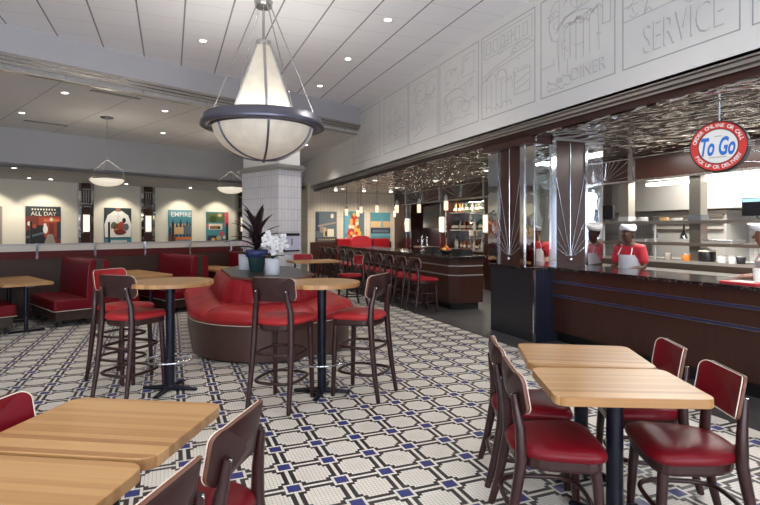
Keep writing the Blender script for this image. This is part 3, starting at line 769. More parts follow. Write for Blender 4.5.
for z in (0.84, 0.66):
    mb = MB(); mb.box(XB0 + .14, XB1, YB0 - .012, YB0, z, z + .025); mb.box(XB0 - .012, XB0, YB0 + .14, YB1, z, z + .025)
    mb.tube([(XB0, YB0 + .14, z + .012), (XB0 + .14, YB0, z + .012)], .012, 6); mb.build('strip', 'nickel_dark', t)
BS = 'stools along the bar'
bs = make_seating('counter_stool', 'counter stool standing first at the open end of the bar', 'stool', 0.65, 1.02, (0.2, 0.36), 'red')
bs['group'] = BS; put(bs, 4.46, 8.86, 2, first=True)
for i, o_ in enumerate(('second', 'third', 'fourth', 'fifth', 'sixth', 'seventh', 'eighth', 'ninth', 'tenth', 'eleventh')):
    put(bs, 4.46 + 0.01 * (i % 3), 9.49 + 0.64 * i, 2 - (i % 4), 'counter stool standing %s from the open end of the bar' % o_, BS)
# counter-height table beyond the banquette
t = thing('counter_table', 'rectangular wooden table beyond the banquette near the bar stools', 'table', (2.72, 10.42, 0), 0.06)
MB().slab(rrect(0.96, 0.62, 0.03, 4), 0.88, 0.92, 0.003).build('tabletop', 'butcher', t); table_foot(t, 0.872, 0.25)
put(bs, 2.66, 10.90, -92, 'counter stool with red back pad behind the table beyond the banquette', 'stools at the table beyond the banquette')
put(bs, 3.44, 10.12, 188, 'counter stool with red back at the bar side of the table beyond the banquette', 'stools at the table beyond the banquette')
# red bench along the end wall
t = thing('wall_bench', 'red bench along the tiled end wall under the posters', 'bench', (0, 0, 0))
MB().box(5.3, 7.3, YB - 0.56, YB - 0.06, 0.0, 0.4).build('base', 'panel_wood', t)
MB().box(5.3, 7.3, YB - 0.6, YB - 0.06, 0.4, 0.5).build('seat', 'red', t, bevel=0.03)
for i in range(3): MB().box(5.32 + i * .66, 5.94 + i * .66, YB - 0.24, YB - 0.06, 0.5, 1.24).build('back_cushion', 'red', t, bevel=0.04)
t = thing('hump_bench', 'taller red bench back rising under the fruit poster', 'bench', (5.98, YB - 0.75, 0))
mb = MB(); ol = [(-.36, 0.5), (.36, 0.5), (.36, 1.2), (.26, 1.3), (.12, 1.34), (-.12, 1.34), (-.26, 1.3), (-.36, 1.2)]
mb.loft([[(x, y, z) for x, z in ol] for y in (-0.06, 0.06)], 0, False); mb.build('backrest', 'cloth_red', t, bevel=0.02)
MB().box(-.36, .36, -.42, .06, 0.0, 0.5).build('seat', 'red', t, bevel=0.03)

# the back-bar plane: header, pilasters, shelves, bottles, screen
def fan(mb, cx, cz, w, h, n, y_is, r0=0.03):
    for i in range(n):
        a = PI * (i + .5) / n if w > 0 else 0
        pass
t = thing('bar_header', 'dark wooden header band with silver sunburst lines above bar and kitchen pass', 'header', (0, 0, 0)); t['kind'] = 'structure'
MB().box(XK, XK + 0.15, 3.0, 16.4, 2.41, ZT).build('panel', 'panel_wood', t)
mb = MB(); mb.box(XK - .04, XK + .15, 3.0, 16.4, 2.375, 2.41); mb.box(XK - .02, XK, 3.0, 16.4, 2.775, 2.80)
for yy in (16.1, 13.7, 11.34, 7.42, 6.76): mb.box(XK - .03, XK, yy - .05, yy + .05, 2.40, ZT)
mb.build('metal_edge', 'nickel', t)
mb = MB()
def sun(y0, y1, cyy, n):
    for i in range(n):
        a = PI * (i + .5) / n; dx, dz = math.cos(a), math.sin(a)
        L = 9
        if abs(dx) > 1e-4: L = min(L, ((y1 - cyy) / dx) if dx > 0 else ((y0 - cyy) / dx))
        L = min(L, 0.36 / max(dz, 1e-4)); 
        if L < .05: continue
        p, q = Vector((XK - .006, cyy + .04 * dx, 2.415 + .04 * dz)), Vector((XK - .006, cyy + L * dx, 2.415 + L * dz))
        mb.tube([p, q], 0.009, 4)
sun(6.82, 7.37, 7.36, 14); sun(11.4, 13.55, 12.5, 14); sun(13.8, 16.0, 14.9, 14); sun(4.0, 5.2, 4.05, 14)
mb.build('sunburst', 'chrome', t)
struct(MB().box(XK, XK + 0.15, 7.55, 11.1, 0, 2.41).build('wall_pass_end', 'panel_wood'))
struct(MB().box(XK + .55, XK + .7, 11.1, YB, 0, 2.41).build('wall_back_bar', 'panel_wood'))
struct(MB().box(XK + .1, XK + .2, 16.3, YB, 0, ZT).build('wall_bar_corner', 'panel_wood'))
for yy, w_ in ((16.12, 'between the end wall and the bar screen'), (13.68, 'between the bar screen and the bottle shelves'), (11.32, 'at the near end of the bottle shelves')):
    t = thing('bar_pilaster', 'dark pilaster on the back bar ' + w_, 'pilaster', (XK + .1, yy, 0), 0, 'back bar pilasters'); t['kind'] = 'structure'
    MB().box(0, .45, -.17, .17, 0, 2.41).build('panel', 'panel_wood', t)
    mb = MB()
    for s in (-1, 1): mb.box(-.01, .02, s * .17 - .015, s * .17 + .015, 0, 2.41)
    mb.build('edge_strip', 'mirror', t)
    s = thing('bar_sconce', 'lit white box sconce on the back bar ' + w_, 'wall lamp', (XK + .1, yy, 1.70), 0, 'back bar sconces')
    MB().box(-.09, -.01, -.085, .085, -.22, .22).build('glass_shade', 'sconce_glass', s, bevel=0.01)
    MB().box(-.01, 0, -.1, .1, -.25, .25).build('back_plate', 'chrome', s)
    l = D.lights.new('sconce_glow', 'POINT'); l.energy = 9; l.color = (1, .9, .75); l.shadow_soft_size = .08
    o = D.objects.new('sconce_glow', l); COL.objects.link(o); o.parent = s; o.location = (-.2, 0, 0)
t = thing('back_bar_shelving', 'lit shelving unit holding bottles at the back of the bar', 'shelves', (XK + .1, 12.5, 0))
MB().box(.12, .44, -.98, 1.0, 0, 0.95).build('cabinet', 'panel_wood', t)
MB().box(.10, .44, -1.0, 1.0, 0.95, 1.0).build('worktop', 'steel', t)
MB().box(.40, .44, -.98, .98, 1.0, 2.38).build('mirror_back', 'mirror', t)
for z in (1.52, 2.02): MB().box(.10, .42, -.98, .98, z, z + .025).build('shelf', 'steel', t)
def bottle(kind):
    mb = MB(); h, r = {'liquor_amber': (.27, .038), 'liquor_clear': (.29, .035), 'liquor_green': (.28, .036), 'liquor_dark': (.25, .042), 'liquor_red': (.26, .036)}[kind]
    o = mb.lathe([(r * .9, 0), (r, .01), (r, h * .58), (r * .9, h * .66), (r * .38, h * .78), (r * .34, h * .94), (r * .4, h * .94), (r * .4, h)], 10).build('bottle', kind)
    lb = MB().lathe([(r + .001, h * .2), (r + .001, h * .48)], 10, caps=(False, False)).build('paper_label', 'ink_cream', o)
    MB().lathe([(r * .42, h * .93), (r * .42, h * 1.02)], 8).build('cap', 'ink_black' if kind != 'liquor_red' else 'ink_yellow', o)
    return o
protos = {}
names = {'liquor_amber': 'amber', 'liquor_clear': 'clear', 'liquor_green': 'green', 'liquor_dark': 'dark brown', 'liquor_red': 'red'}
rnd = random.Random(11)
for z, sh in ((2.045, 'upper'), (1.545, 'middle'), (1.0, 'lower')):
    n = 17 if sh != 'lower' else 9
    for i in range(n):
        k = rnd.choice(['liquor_amber', 'liquor_clear', 'liquor_clear', 'liquor_green', 'liquor_dark', 'liquor_amber', 'liquor_red'])
        loc = (XK + .1 + rnd.uniform(.17, .3), 11.62 + (1.86 / n) * (i + .5) + rnd.uniform(-.012, .012), z)
        if k in protos: o = copy_tree(protos[k])
        else: o = protos[k] = bottle(k)
        o.location = loc; s_ = rnd.uniform(.9, 1.08); o.scale = (1, 1, s_)
        tag(o, '%s glass bottle on the %s shelf of the back bar' % (names[k], sh), 'bottle', '%s bottles on the %s back bar shelf' % (names[k], sh))
t = thing('bar_tv', 'black television screen mounted on the back bar wall', 'television', (XK + .25, 14.62, 1.95))
MB().box(-.04, .0, -.6, .6, -.36, .36).build('casing', 'black', t, bevel=0.006)
MB().box(-.045, -.04, -.58, .58, -.34, .34).build('screen', 'screen', t)
MB().box(0, .3, -.1, .1, -.1, .1).build('wall_mount', 'black', t)
t = thing('back_bar_cabinet', 'low dark back bar cabinet under the television', 'cabinet', (XK + .1, 14.8, 0))
MB().box(.08, .44, -1., 1., 0, .95).build('body', 'panel_wood', t); MB().box(.05, .44, -1.02, 1.02, .95, 1.0).build('worktop', 'steel', t)
for s in (-1, 1): MB().box(.06, .08, min(.02 * s, .98 * s), max(.02 * s, .98 * s), .06, .93).build('door', 'panel_wood', t)
# things standing on the bar counter
ZB = 1.045
def bar_pt(u, X=5.35): return (X, on_x(u, X), ZB)
t = thing('fruit_bowl', 'shallow black bowl of fruit on the bar counter', 'bowl', bar_pt(446))
MB().lathe([(.07, 0), (.08, .01), (.17, .08), (.16, .08), (.07, .02)], 24).build('bowl', 'black', t)
for i, (x, y, z, m, nm, lb) in enumerate(((.07, .03, .085, 'orange_fruit', 'orange', 'orange lying in the bowl on the bar, pale side'), (-.06, .05, .085, 'apple_red', 'apple', 'red apple in the bar bowl beside the lemon'), (0, -.07, .085, 'apple_red', 'apple', 'red apple at the front of the bar bowl'),
                                        (-.07, -.05, .088, 'lemon', 'lemon', 'yellow lemon in the bowl on the bar'), (.01, .01, .13, 'orange_fruit', 'orange', 'orange topping the fruit in the bar bowl'))):
    p = bar_pt(446); o = MB().sphere((0, 0, 0), .045, 0, 12).build(nm, m, loc=(p[0] + x, p[1] + y, p[2] + z)); tag(o, lb, 'fruit')
for u, lb in ((434, 'square black caddy on the bar counter before the television'), (462, 'black open caddy on the bar counter near its open end')):
    t = thing('bar_caddy', lb, 'caddy', bar_pt(u), 0, 'caddies on the bar')
    MB().box(-.13, .13, -.17, .17, 0, .02).build('tray', 'black', t)
    mb = MB()
    for x0, x1, y0, y1 in ((-.13, -.12, -.17, .17), (.12, .13, -.17, .17), (-.13, .13, -.17, -.16), (-.13, .13, .16, .17)): mb.box(x0, x1, y0, y1, .02, .12)
    mb.build('side', 'black', t)
for u, lb in ((422, 'tall steel beer tap on the bar counter, first past the caddy'), (427, 'tall steel beer tap on the bar counter beside the caddy')):
    t = thing('beer_tap', lb, 'tap', bar_pt(u, 5.5), 0, 'beer taps')
    MB().lathe([(.05, 0), (.05, .02), (.025, .03), (.022, .3), (.03, .34), (.01, .36)], 14).build('column', 'chrome', t)
    MB().tube([(0, 0, .28), (-.1, 0, .27), (-.11, 0, .22)], .012, 8).build('spout', 'chrome', t)
    MB().tube([(-.04, 0, .3), (-.06, 0, .42)], [.01, .018], 8).build('handle', 'black', t)
# small glass pendants over the bar
for i, (u, v, d, lb) in enumerate(((446, 205, 10.77, 'first over the open end of the bar'), (419, 208, 11.93, 'second over the bar, before the television'), (397, 208.5, 13.1, 'third over the bar, before the tiled end wall'), (377, 208.5, 14.4, 'before the harbour poster'),
                                   (361, 209.5, 15.6, 'higher of the pair before the fruit poster'), (394.5, 213.5, 16.5, 'small one close to the end wall'), (358, 213, 16.3, 'lower of the pair before the fruit poster'), (346.5, 212, 15.2, 'at the edge of the fruit poster'))):
    k = (u - 380) / F_PX; x, y = d * (k * cy_ + sy_), d * (-k * sy_ + cy_); z = HC + (HOR - v) * d / F_PX
    t = thing('pendant_lamp', 'little glass pendant lamp on a cord, ' + lb, 'pendant lamp', (x, y, z), 0, 'pendants over the bar')
    MB().lathe([(.03, -.11), (.044, -.105), (.044, .08), (.036, .085)], 16).build('glass_shade', 'lamp_glass', t)
    MB().lathe([(.042, .08), (.042, .15), (.02, .2), (.01, .22)], 14).build('cap', 'nickel_dark', t)
    MB().tube([(0, 0, .2), (0, 0, ZT - z)], .006, 6).build('cord', 'black', t)

# ================================================================== MIRROR PILLAR, ITS PEDESTAL, AND THE COUNTER
PX0, PX1, PY0, PY1 = 4.635, 5.80, 5.83, 6.87
t = thing('tiled_pedestal', 'black tiled pedestal under the mirrored pillar, steel corner strip', 'pedestal', (0, 0, 0)); t['kind'] = 'structure'
MB().box(0, PX1 - PX0, 0, PY1 - PY0, 0, 1.0).build('tiled_body', 'tile_black', t, loc=(PX0, PY0, 0))
MB().box(-.006, .32, -.008, 0, 0, 1.0).build('navy_face', 'tile_navy', t, loc=(PX0, PY0, 0))
MB().box(PX0 - .014, PX0 + .014, PY0 - .014, PY0 + .014, 0, 1.0).build('corner_strip', 'chrome', t)
MB().box(PX0 - .03, PX1 + .02, PY0 - .03, PY1 + .03, 1.0, 1.03).build('stone_cap', 'granite', t)
t = thing('mirrored_pillar', 'tall pillar clad in mirrors and dark panels with fan shaped silver rays', 'pillar', (0, 0, 0)); t['kind'] = 'structure'
ZP0, ZP1 = 1.03, 2.84
MB().box(PX0 + .02, PX1 - .02, PY0 + .02, PY1 - .02, ZP0, ZP1 - .02).build('core', 'black', t)
mb = MB()
def ey(u): return on_x(u, PX0)
def ex(u):
    k = (u - 380) / F_PX; return PY0 * (sy_ + k * cy_) / (cy_ - k * sy_)
def lface(u0, u1, off): return (PX0 - off, PX0 + .02, ey(u1), ey(u0), ZP0, ZP1 - .02)
def rface(u0, u1, off): return (ex(u0), ex(u1), PY0 - off, PY0 + .02, ZP0, ZP1 - .02)
mirrors = MB(); mirrors.box(*lface(488, 498, 0)); mirrors.box(*lface(525, 535.6, 0)); mirrors.box(*rface(535.6, 550.5, 0)); mirrors.box(*rface(587, 602.5, 0)); mirrors.build('mirror_panel', 'mirror', t)
panels = MB(); panels.box(*lface(498.5, 521, -.004)); panels.box(*rface(555.5, 584.5, -.004)); panels.build('dark_panel', 'panel_wood', t)
strips = MB()
for u0, u1 in ((497.5, 498.8), (521, 525), ): strips.box(*lface(u0, u1, .02))
for u0, u1 in ((550.5, 555.5), (584.5, 587)): strips.box(*rface(u0, u1, .02))
strips.box(PX0 - .006, PX0 + .006, PY0 - .006, PY0 + .006, ZP0, ZP1 - .02)
strips.build('chrome_strip', 'chrome', t)
rays = MB()
def rayset(c, half, p3):
    z0 = ZP0 + .12
    for k, top in ((0, 1.6), (-.22, 1.6), (.22, 1.6), (-.5, 1.1), (.5, 1.1), (-.95, .9), (.95, .9), (-1.7, .9), (1.7, .9)):
        dx, dz = math.sin(math.atan(k)) if False else k, 1.0
        L = min((ZP1 - .06 - z0) / dz, (half / abs(k)) if k else 9)
        rays.tube([p3(c + k * .03, z0 + .03), p3(c + k * L, z0 + L)], .0075 if k == 0 else .006, 5)
cyL = (ey(498.8) + ey(521)) / 2; hL = (ey(498.8) - ey(521)) / 2
rayset(cyL, hL, lambda s, z: (PX0 - .003, s, z))
cxR = (ex(555.5) + ex(584.5)) / 2; hR = (ex(584.5) - ex(555.5)) / 2
rayset(cxR, hR, lambda s, z: (s, PY0 - .003, z))
for p in ((PX0 - .01, cyL, ZP0 + .1), (cxR, PY0 - .01, ZP0 + .1)): rays.sphere(p, .03, 0, 10)
rays.build('ray_inlay', 'chrome', t)
MB().box(PX0 - .09, PX0 + .3, PY0 - .02, PY1 + .08, ZP1 - .1, ZP1 + .02).build('crown', 'panel_wood', t)
MB().box(PX0 + .3, PX1 + .05, PY0 - .05, PY1 + .05, ZP1 - .04, ZP1).build('head_moulding', 'nickel_dark', t)

XCF = 4.95
t = thing('service_counter', 'long dark wooden service counter with navy stripes and black stone top', 'counter', (0, 0, 0))
MB().box(0, .62, 0, PY0 - YF - .5, 0, .85).build('body', 'panel_wood', t, loc=(XCF, YF + .5, .15))
MB().box(XCF + .09, XCF + .6, YF + .5, PY0, 0, .15).build('toe_kick', 'black', t)
MB().box(XCF - .04, XCF + .72, YF + .5, PY0, 1.0, 1.035).build('stone_top', 'granite', t)
for z in (.84, .647):
    s_ = MB().box(XCF - .01, XCF, YF + .5, PY0 - .01, z - .014, z + .014).build('stripe', 'navy_strip', t)
    mb = MB(); mb.box(XCF - .012, XCF, YF + .5, PY0 - .01, z + .014, z + .019); mb.box(XCF - .012, XCF, YF + .5, PY0 - .01, z - .019, z - .014); mb.build('stripe_edge', 'nickel', s_)
t = thing('paper_cup', 'white takeaway cup on the service counter at the picture edge', 'cup', (5.25, on_x(758, 5.25), 1.035))
MB().lathe([(.032, 0), (.043, .13), (.041, .13), (.03, .01)], 18).build('cup_body', 'white', t); MB().lathe([(.045, .128), (.045, .138), (.038, .146)], 18).build('lid', 'white', t)
t = thing('red_tray', 'low red tray with white slip on the service counter', 'tray', (5.15, on_x(745, 5.15), 1.035))
MB().slab(rrect(.26, .36, .03, 4), 0, .018, .003).build('base', 'cloth_red', t); MB().box(-.08, .08, -.1, .1, .018, .021).build('slip', 'white', t)

# ------------------------------------------------------------------ TO GO sign
sp = at(719.5, 146.9, 1.56 + (HOR - 146.9) * 5.0 / F_PX)
nrm = Vector((-.93, -.37, 0)).normalized(); rz = math.atan2(nrm.y, nrm.x) + PI / 2
t = thing('hanging_round_sign', 'round red and white hanging sign lettered To Go in blue', 'sign', sp, rz)
RS = 0.232
Y90 = Matrix.Rotation(PI / 2, 4, 'X')
MB().lathe([(RS + .012, -.055), (RS + .012, .045), (RS, .055)], 48, mat=Y90, smooth=False).build('drum', 'ink_black', t)
def ring_flat(r0, r1, y, n=64):
    mb = MB(); vs = []
    for r in (r0, r1): vs += [(r * math.cos(2 * PI * j / n), y, r * math.sin(2 * PI * j / n)) for j in range(n)]
    mb.add(vs, [(j, (j + 1) % n, n + (j + 1) % n, n + j) for j in range(n)]); return mb
def disc_flat(r, y, n=64): return MB().poly([(r * math.cos(2 * PI * j / n), y, r * math.sin(2 * PI * j / n)) for j in range(n)])
disc_flat(RS, -.0565).build('red_ring', 'sign_red', t)
ring_flat(.160, .168, -.0585).build('thin_ring', 'ink_black', t)
disc_flat(.160, -.058).build('white_disc', 'sign_white', t)
mb = MB(); fit_text(mb, 'To Go', .285, .18, T(0, -.060, .0) @ UP_NEG_Y, shear=.3, offset=.03); mb.build('lettering', 'sign_blue', t)
def arc_text(mb, body, R, h, a_mid, span, flip=False):
    n = len(body)
    for i, chh in enumerate(body):
        if chh == ' ': continue
        a = a_mid + (span * ((i + .5) / n - .5)) * (1 if flip else -1)
        vs, fs = text_geo(chh, h, offset=.0012)
        mb.add(vs, fs, 0, False, T(R * math.cos(a), -.060, R * math.sin(a)) @ Matrix.Rotation(-(a - PI / 2 if not flip else a + PI / 2), 4, 'Y') @ UP_NEG_Y)
mb = MB(); arc_text(mb, 'ORDER ONLINE OR CALL', .198, .046, PI / 2, 2.75); mb.build('upper_lettering', 'sign_white', t); mb = MB(); arc_text(mb, 'PICK UP OR DELIVERY', .198, .046, -PI / 2, 2.3, True); mb.build('lower_lettering', 'sign_white', t)
mb = MB()
for i in range(16): mb.box(-.07 + i * .009, -.064 + i * .009, -.0605, -.059, -.108, -.1)
for i in range(8): mb.box(-.03 + i * .008, -.025 + i * .008, -.0605, -.059, .092, .1)
mb.build('fine_print', 'ink_grey', t)
mb = MB()
for s in (-1, 1):
    for z in (-.02, .0, .02): mb.box(min(s * (RS - .01), s * (RS + .06)), max(s * (RS - .01), s * (RS + .06)), -.05, -.04, z - .003, z + .003)
mb.build('side_bar', 'chrome', t)
MB().tube([(0, 0, RS), (0, 0, ZT - sp.z + .005)], .011, 8).build('rod', 'chrome', t)

# ================================================================== KITCHEN
struct(MB().box(9.6, 9.75, 2.0, 9.5, 0, ZT).build('wall_kitchen', 'tile_kitchen'))
mb = MB().box(8.9, 9.58, 4.6, 8.6, 1.92, 2.55); tag(mb.build('exhaust_hood', 'steel', bevel=0.01), 'wide steel exhaust hood glowing over the kitchen range', 'hood')
for (u0, u1, lb) in ((618, 627.5, 'stainless steel post of the kitchen pass near the mirrored pillar'), (688, 699.5, 'stainless steel post of the kitchen pass below the round sign')):
    y1, y0 = on_x(u0, XK), on_x(u1, XK)
    t = thing('pass_post', lb, 'post', (XK + .1, (y0 + y1) / 2, 0), 0, 'posts of the kitchen pass'); h = (y1 - y0) / 2
    MB().box(-.08, .08, -h, h, 0, 2.375).build('shaft', 'steel_shelf', t, bevel=.006); MB().box(-.09, .09, -h - .01, h + .01, 1.70, 1.78).build('collar', 'lead' if u0 > 650 else 'steel', t)
Y0K, Y1K = 3.4, 7.5
t = thing('pass_shelving', 'stainless kitchen pass with two open shelves above a steel bench', 'kitchen pass', (0, 0, 0))
MB().box(XK - .05, XK + .5, Y0K, Y1K, 1.645, 1.695).build('shelf', 'steel_shelf', t); MB().box(XK - .02, XK + .5, Y0K, Y1K, 1.30, 1.345).build('shelf', 'steel_dark', t)
MB().box(XK - .12, XK + .6, Y0K, Y1K, 1.03, 1.07).build('bench_top', 'steel', t); MB().box(XK - .08, XK + .6, Y0K, Y1K, 0, 1.03).build('bench_front', 'steel_dark', t)
for yy in (3.5, 4.6, 6.3, 7.4): MB().lathe([(.02, 0), (.02, .6)], 10, mat=T(XK + .02, yy, 1.07)).build('upright', 'steel', t)
t = thing('prep_ledge', 'low steel work ledge between the pass and the service counter', 'work ledge', (0, 0, 0))
MB().box(6.85, XK - .12, Y0K, Y1K, .90, .935).build('ledge', 'steel', t); MB().box(6.9, XK - .12, Y0K, Y1K, 0, .90).build('front', 'steel_dark', t)
for yy in (6.6, 6.1): 
    pass
tag(MB().box(XK + .1, XK + .2, 4.3, 6.55, 2.29, 2.345).build('pass_light', 'tube'), 'long bright light strip under the header of the kitchen pass', 'lamp')
t = thing('oven_bank', 'steel oven bank with slotted front behind the pass near the pillar', 'oven', (9.0, 6.9, 0))
MB().box(0, .55, -.75, .75, 0, 1.9).build('body', 'steel', t)
for z in (1.78, 1.66, 1.54): MB().box(-.03, 0, -.7, .7, z, z + .03).build('rail', 'steel_dark', t)
t = thing('range_stand', 'dark range with pans under the bright hood', 'range', (8.9, 5.3, 0)); MB().box(0, .68, -.7, .7, 0, .92).build('body', 'steel_dark', t); MB().box(-.02, .68, -.7, .7, .92, .95).build('hob', 'black', t)
for i in range(4): MB().lathe([(.03, 0), (.03, .02)], 10, mat=T(-.0, -.5 + .33 * i, .8) @ Matrix.Rotation(-PI / 2, 4, 'Y')).build('knob', 'black', t)
tag(MB().box(9.55, 9.6, 3.0, 5.5, 1.60, 1.68).build('red_rail', 'cloth_red'), 'red stripe rail across the white kitchen tiles', 'rail')
def on_pass(u, z, X=XK + .2): return (X, on_x(u, X), z)
for u, z, lb, nm in ((757, 1.695, 'dark order monitor with a blue strip on the pass at the picture edge', 1), (605, 1.695, 'small dark order monitor on the pass beside the mirrored pillar', 0)):
    t = thing('order_monitor', lb, 'monitor', on_pass(u, z, XK + .05), .15)
    MB().box(-.02, .02, -.18, .18, .05, .30).build('casing', 'black', t); MB().box(-.024, -.02, -.17, .17, .06, .29).build('screen', 'screen', t)
    if nm: MB().box(-.026, -.023, -.17, .17, .245, .29).build('menu_strip', 'screen_blue', t)
    MB().lathe([(.08, 0), (.08, .01), (.02, .02), (.02, .06)], 16).build('stand', 'black', t)
t = thing('soup_kettle', 'round black kettle with pale lid on the lower pass shelf', 'kettle', on_pass(707, 1.07, XK + .1))
MB().lathe([(.10, 0), (.115, .02), (.115, .14), (.10, .15)], 22).build('body', 'black', t); MB().lathe([(.115, .15), (.12, .165), (.05, .185), (.02, .2)], 22).build('lid', 'ink_cream', t)
for i, (u, lb) in enumerate(((684, 'steel heat lamp hanging under the pass shelf by the blue collared post'), (655, 'steel heat lamp hanging under the pass shelf behind the cook'))):
    t = thing('heat_lamp', lb, 'lamp', on_pass(u, 1.47, XK + .15), 0, 'heat lamps on the pass'); MB().lathe([(.07, -.06), (.05, .0), (.02, .05), (.012, .17)], 18).build('shade', 'chrome', t)
    MB().sphere((0, 0, -.03), .03).build('bulb', 'lamp_glass', t)
rnd = random.Random(4)
for i, (u, h, r, m, lb) in enumerate(((634, .05, .09, 'ink_white', 'short stack of white plates on the upper pass shelf near the first post'), (643, .08, .09, 'ink_white', 'taller stack of white plates on the upper pass shelf'), (664, .06, .08, 'ink_tan', 'tan plates stacked on the upper pass shelf'), (676, .05, .1, 'ink_white', 'white plates stacked by the post with blue collar'))):
    n = int(h / .012)
    for k in range(n):
        p = on_pass(u, 1.695 + k * .012)
        o = MB().lathe([(r * .6, 0), (r, .011), (r - .004, .0118), (r * .6, .004)], 20).build('plate', m, loc=p)
        tag(o, lb, 'plate', 'plates: ' + lb)
for u, m, lb in ((668, 'ink_grey', 'grey sauce tub on the middle pass level behind the cook'), (686, 'orange_fruit', 'orange lidded tub beside the black kettle'), (722, 'ink_white', 'white tub on the middle pass level under the red rail'), (733, 'ink_white', 'second white tub on the middle pass level'), (741, 'ink_black', 'black tub on the middle pass level')):
    t = thing('food_tub', lb, 'tub', on_pass(u, 1.07, XK + .0)); MB().lathe([(.05, 0), (.06, .1), (.056, .1), (.045, .01)], 16).build('tub_body', m, t); MB().lathe([(.062, .098), (.062, .108), (.05, .112)], 16).build('lid', 'steel', t)
for u, lb in ((640, 'square steel pan on the middle pass shelf behind the cook'), (722, 'long steel pan on the middle pass shelf under the tiles')):
    t = thing('steel_pan', lb, 'pan', on_pass(u, 1.345)); MB().slab(rrect(.3, .5, .03, 4), 0, .05, .004).build('pan_body', 'steel', t); MB().slab(rrect(.32, .52, .03, 4), .05, .056, .001).build('rim', 'chrome', t)
t = thing('hanging_cabinet', 'pale wall cabinet beside the exhaust hood near the pillar', 'cabinet', (9.3, 8.0, 0)); MB().box(0, .28, .7, 1.35, 1.5, 2.5).build('body', 'white', t); MB().box(-.02, 0, .71, 1.34, 1.51, 2.49).build('door', 'cloth_white', t)

# ================================================================== COOKS
def skin_mesh(chains, sub=2):
    vs, es, rs = [], [], []
    def add(p, r): vs.append(tuple(p)); rs.append(r); return len(vs) - 1
    idx = {}
    for ch_ in chains:
        prev = None
        for key, p, r in ch_:
            if key in idx: i = idx[key]
            else: i = idx[key] = add(p, r)
            if prev is not None: es.append((prev, i))
            prev = i
    me = D.meshes.new('tmp'); me.from_pydata(vs, es, []); o = D.objects.new('tmp', me); COL.objects.link(o)
    md = o.modifiers.new('skin', 'SKIN'); md.use_smooth_shade = True
    for i, sv in enumerate(me.skin_vertices[0].data):
        r = rs[i]; sv.radius = r if isinstance(r, tuple) else (r, r); sv.use_root = (i == 0)
    s = o.modifiers.new('sub', 'SUBSURF'); s.levels = sub; s.render_levels = sub
    dg = bpy.context.evaluated_depsgraph_get(); out = D.meshes.new_from_object(o.evaluated_get(dg))
    D.objects.remove(o); D.meshes.remove(me)
    for p in out.polygons: p.use_smooth = True
    return out
def obj_from(me, name, mat, parent):
    me.name = name; me.materials.clear(); me.materials.append(M[mat]); o = D.objects.new(name, me); COL.objects.link(o); o.parent = parent; return o
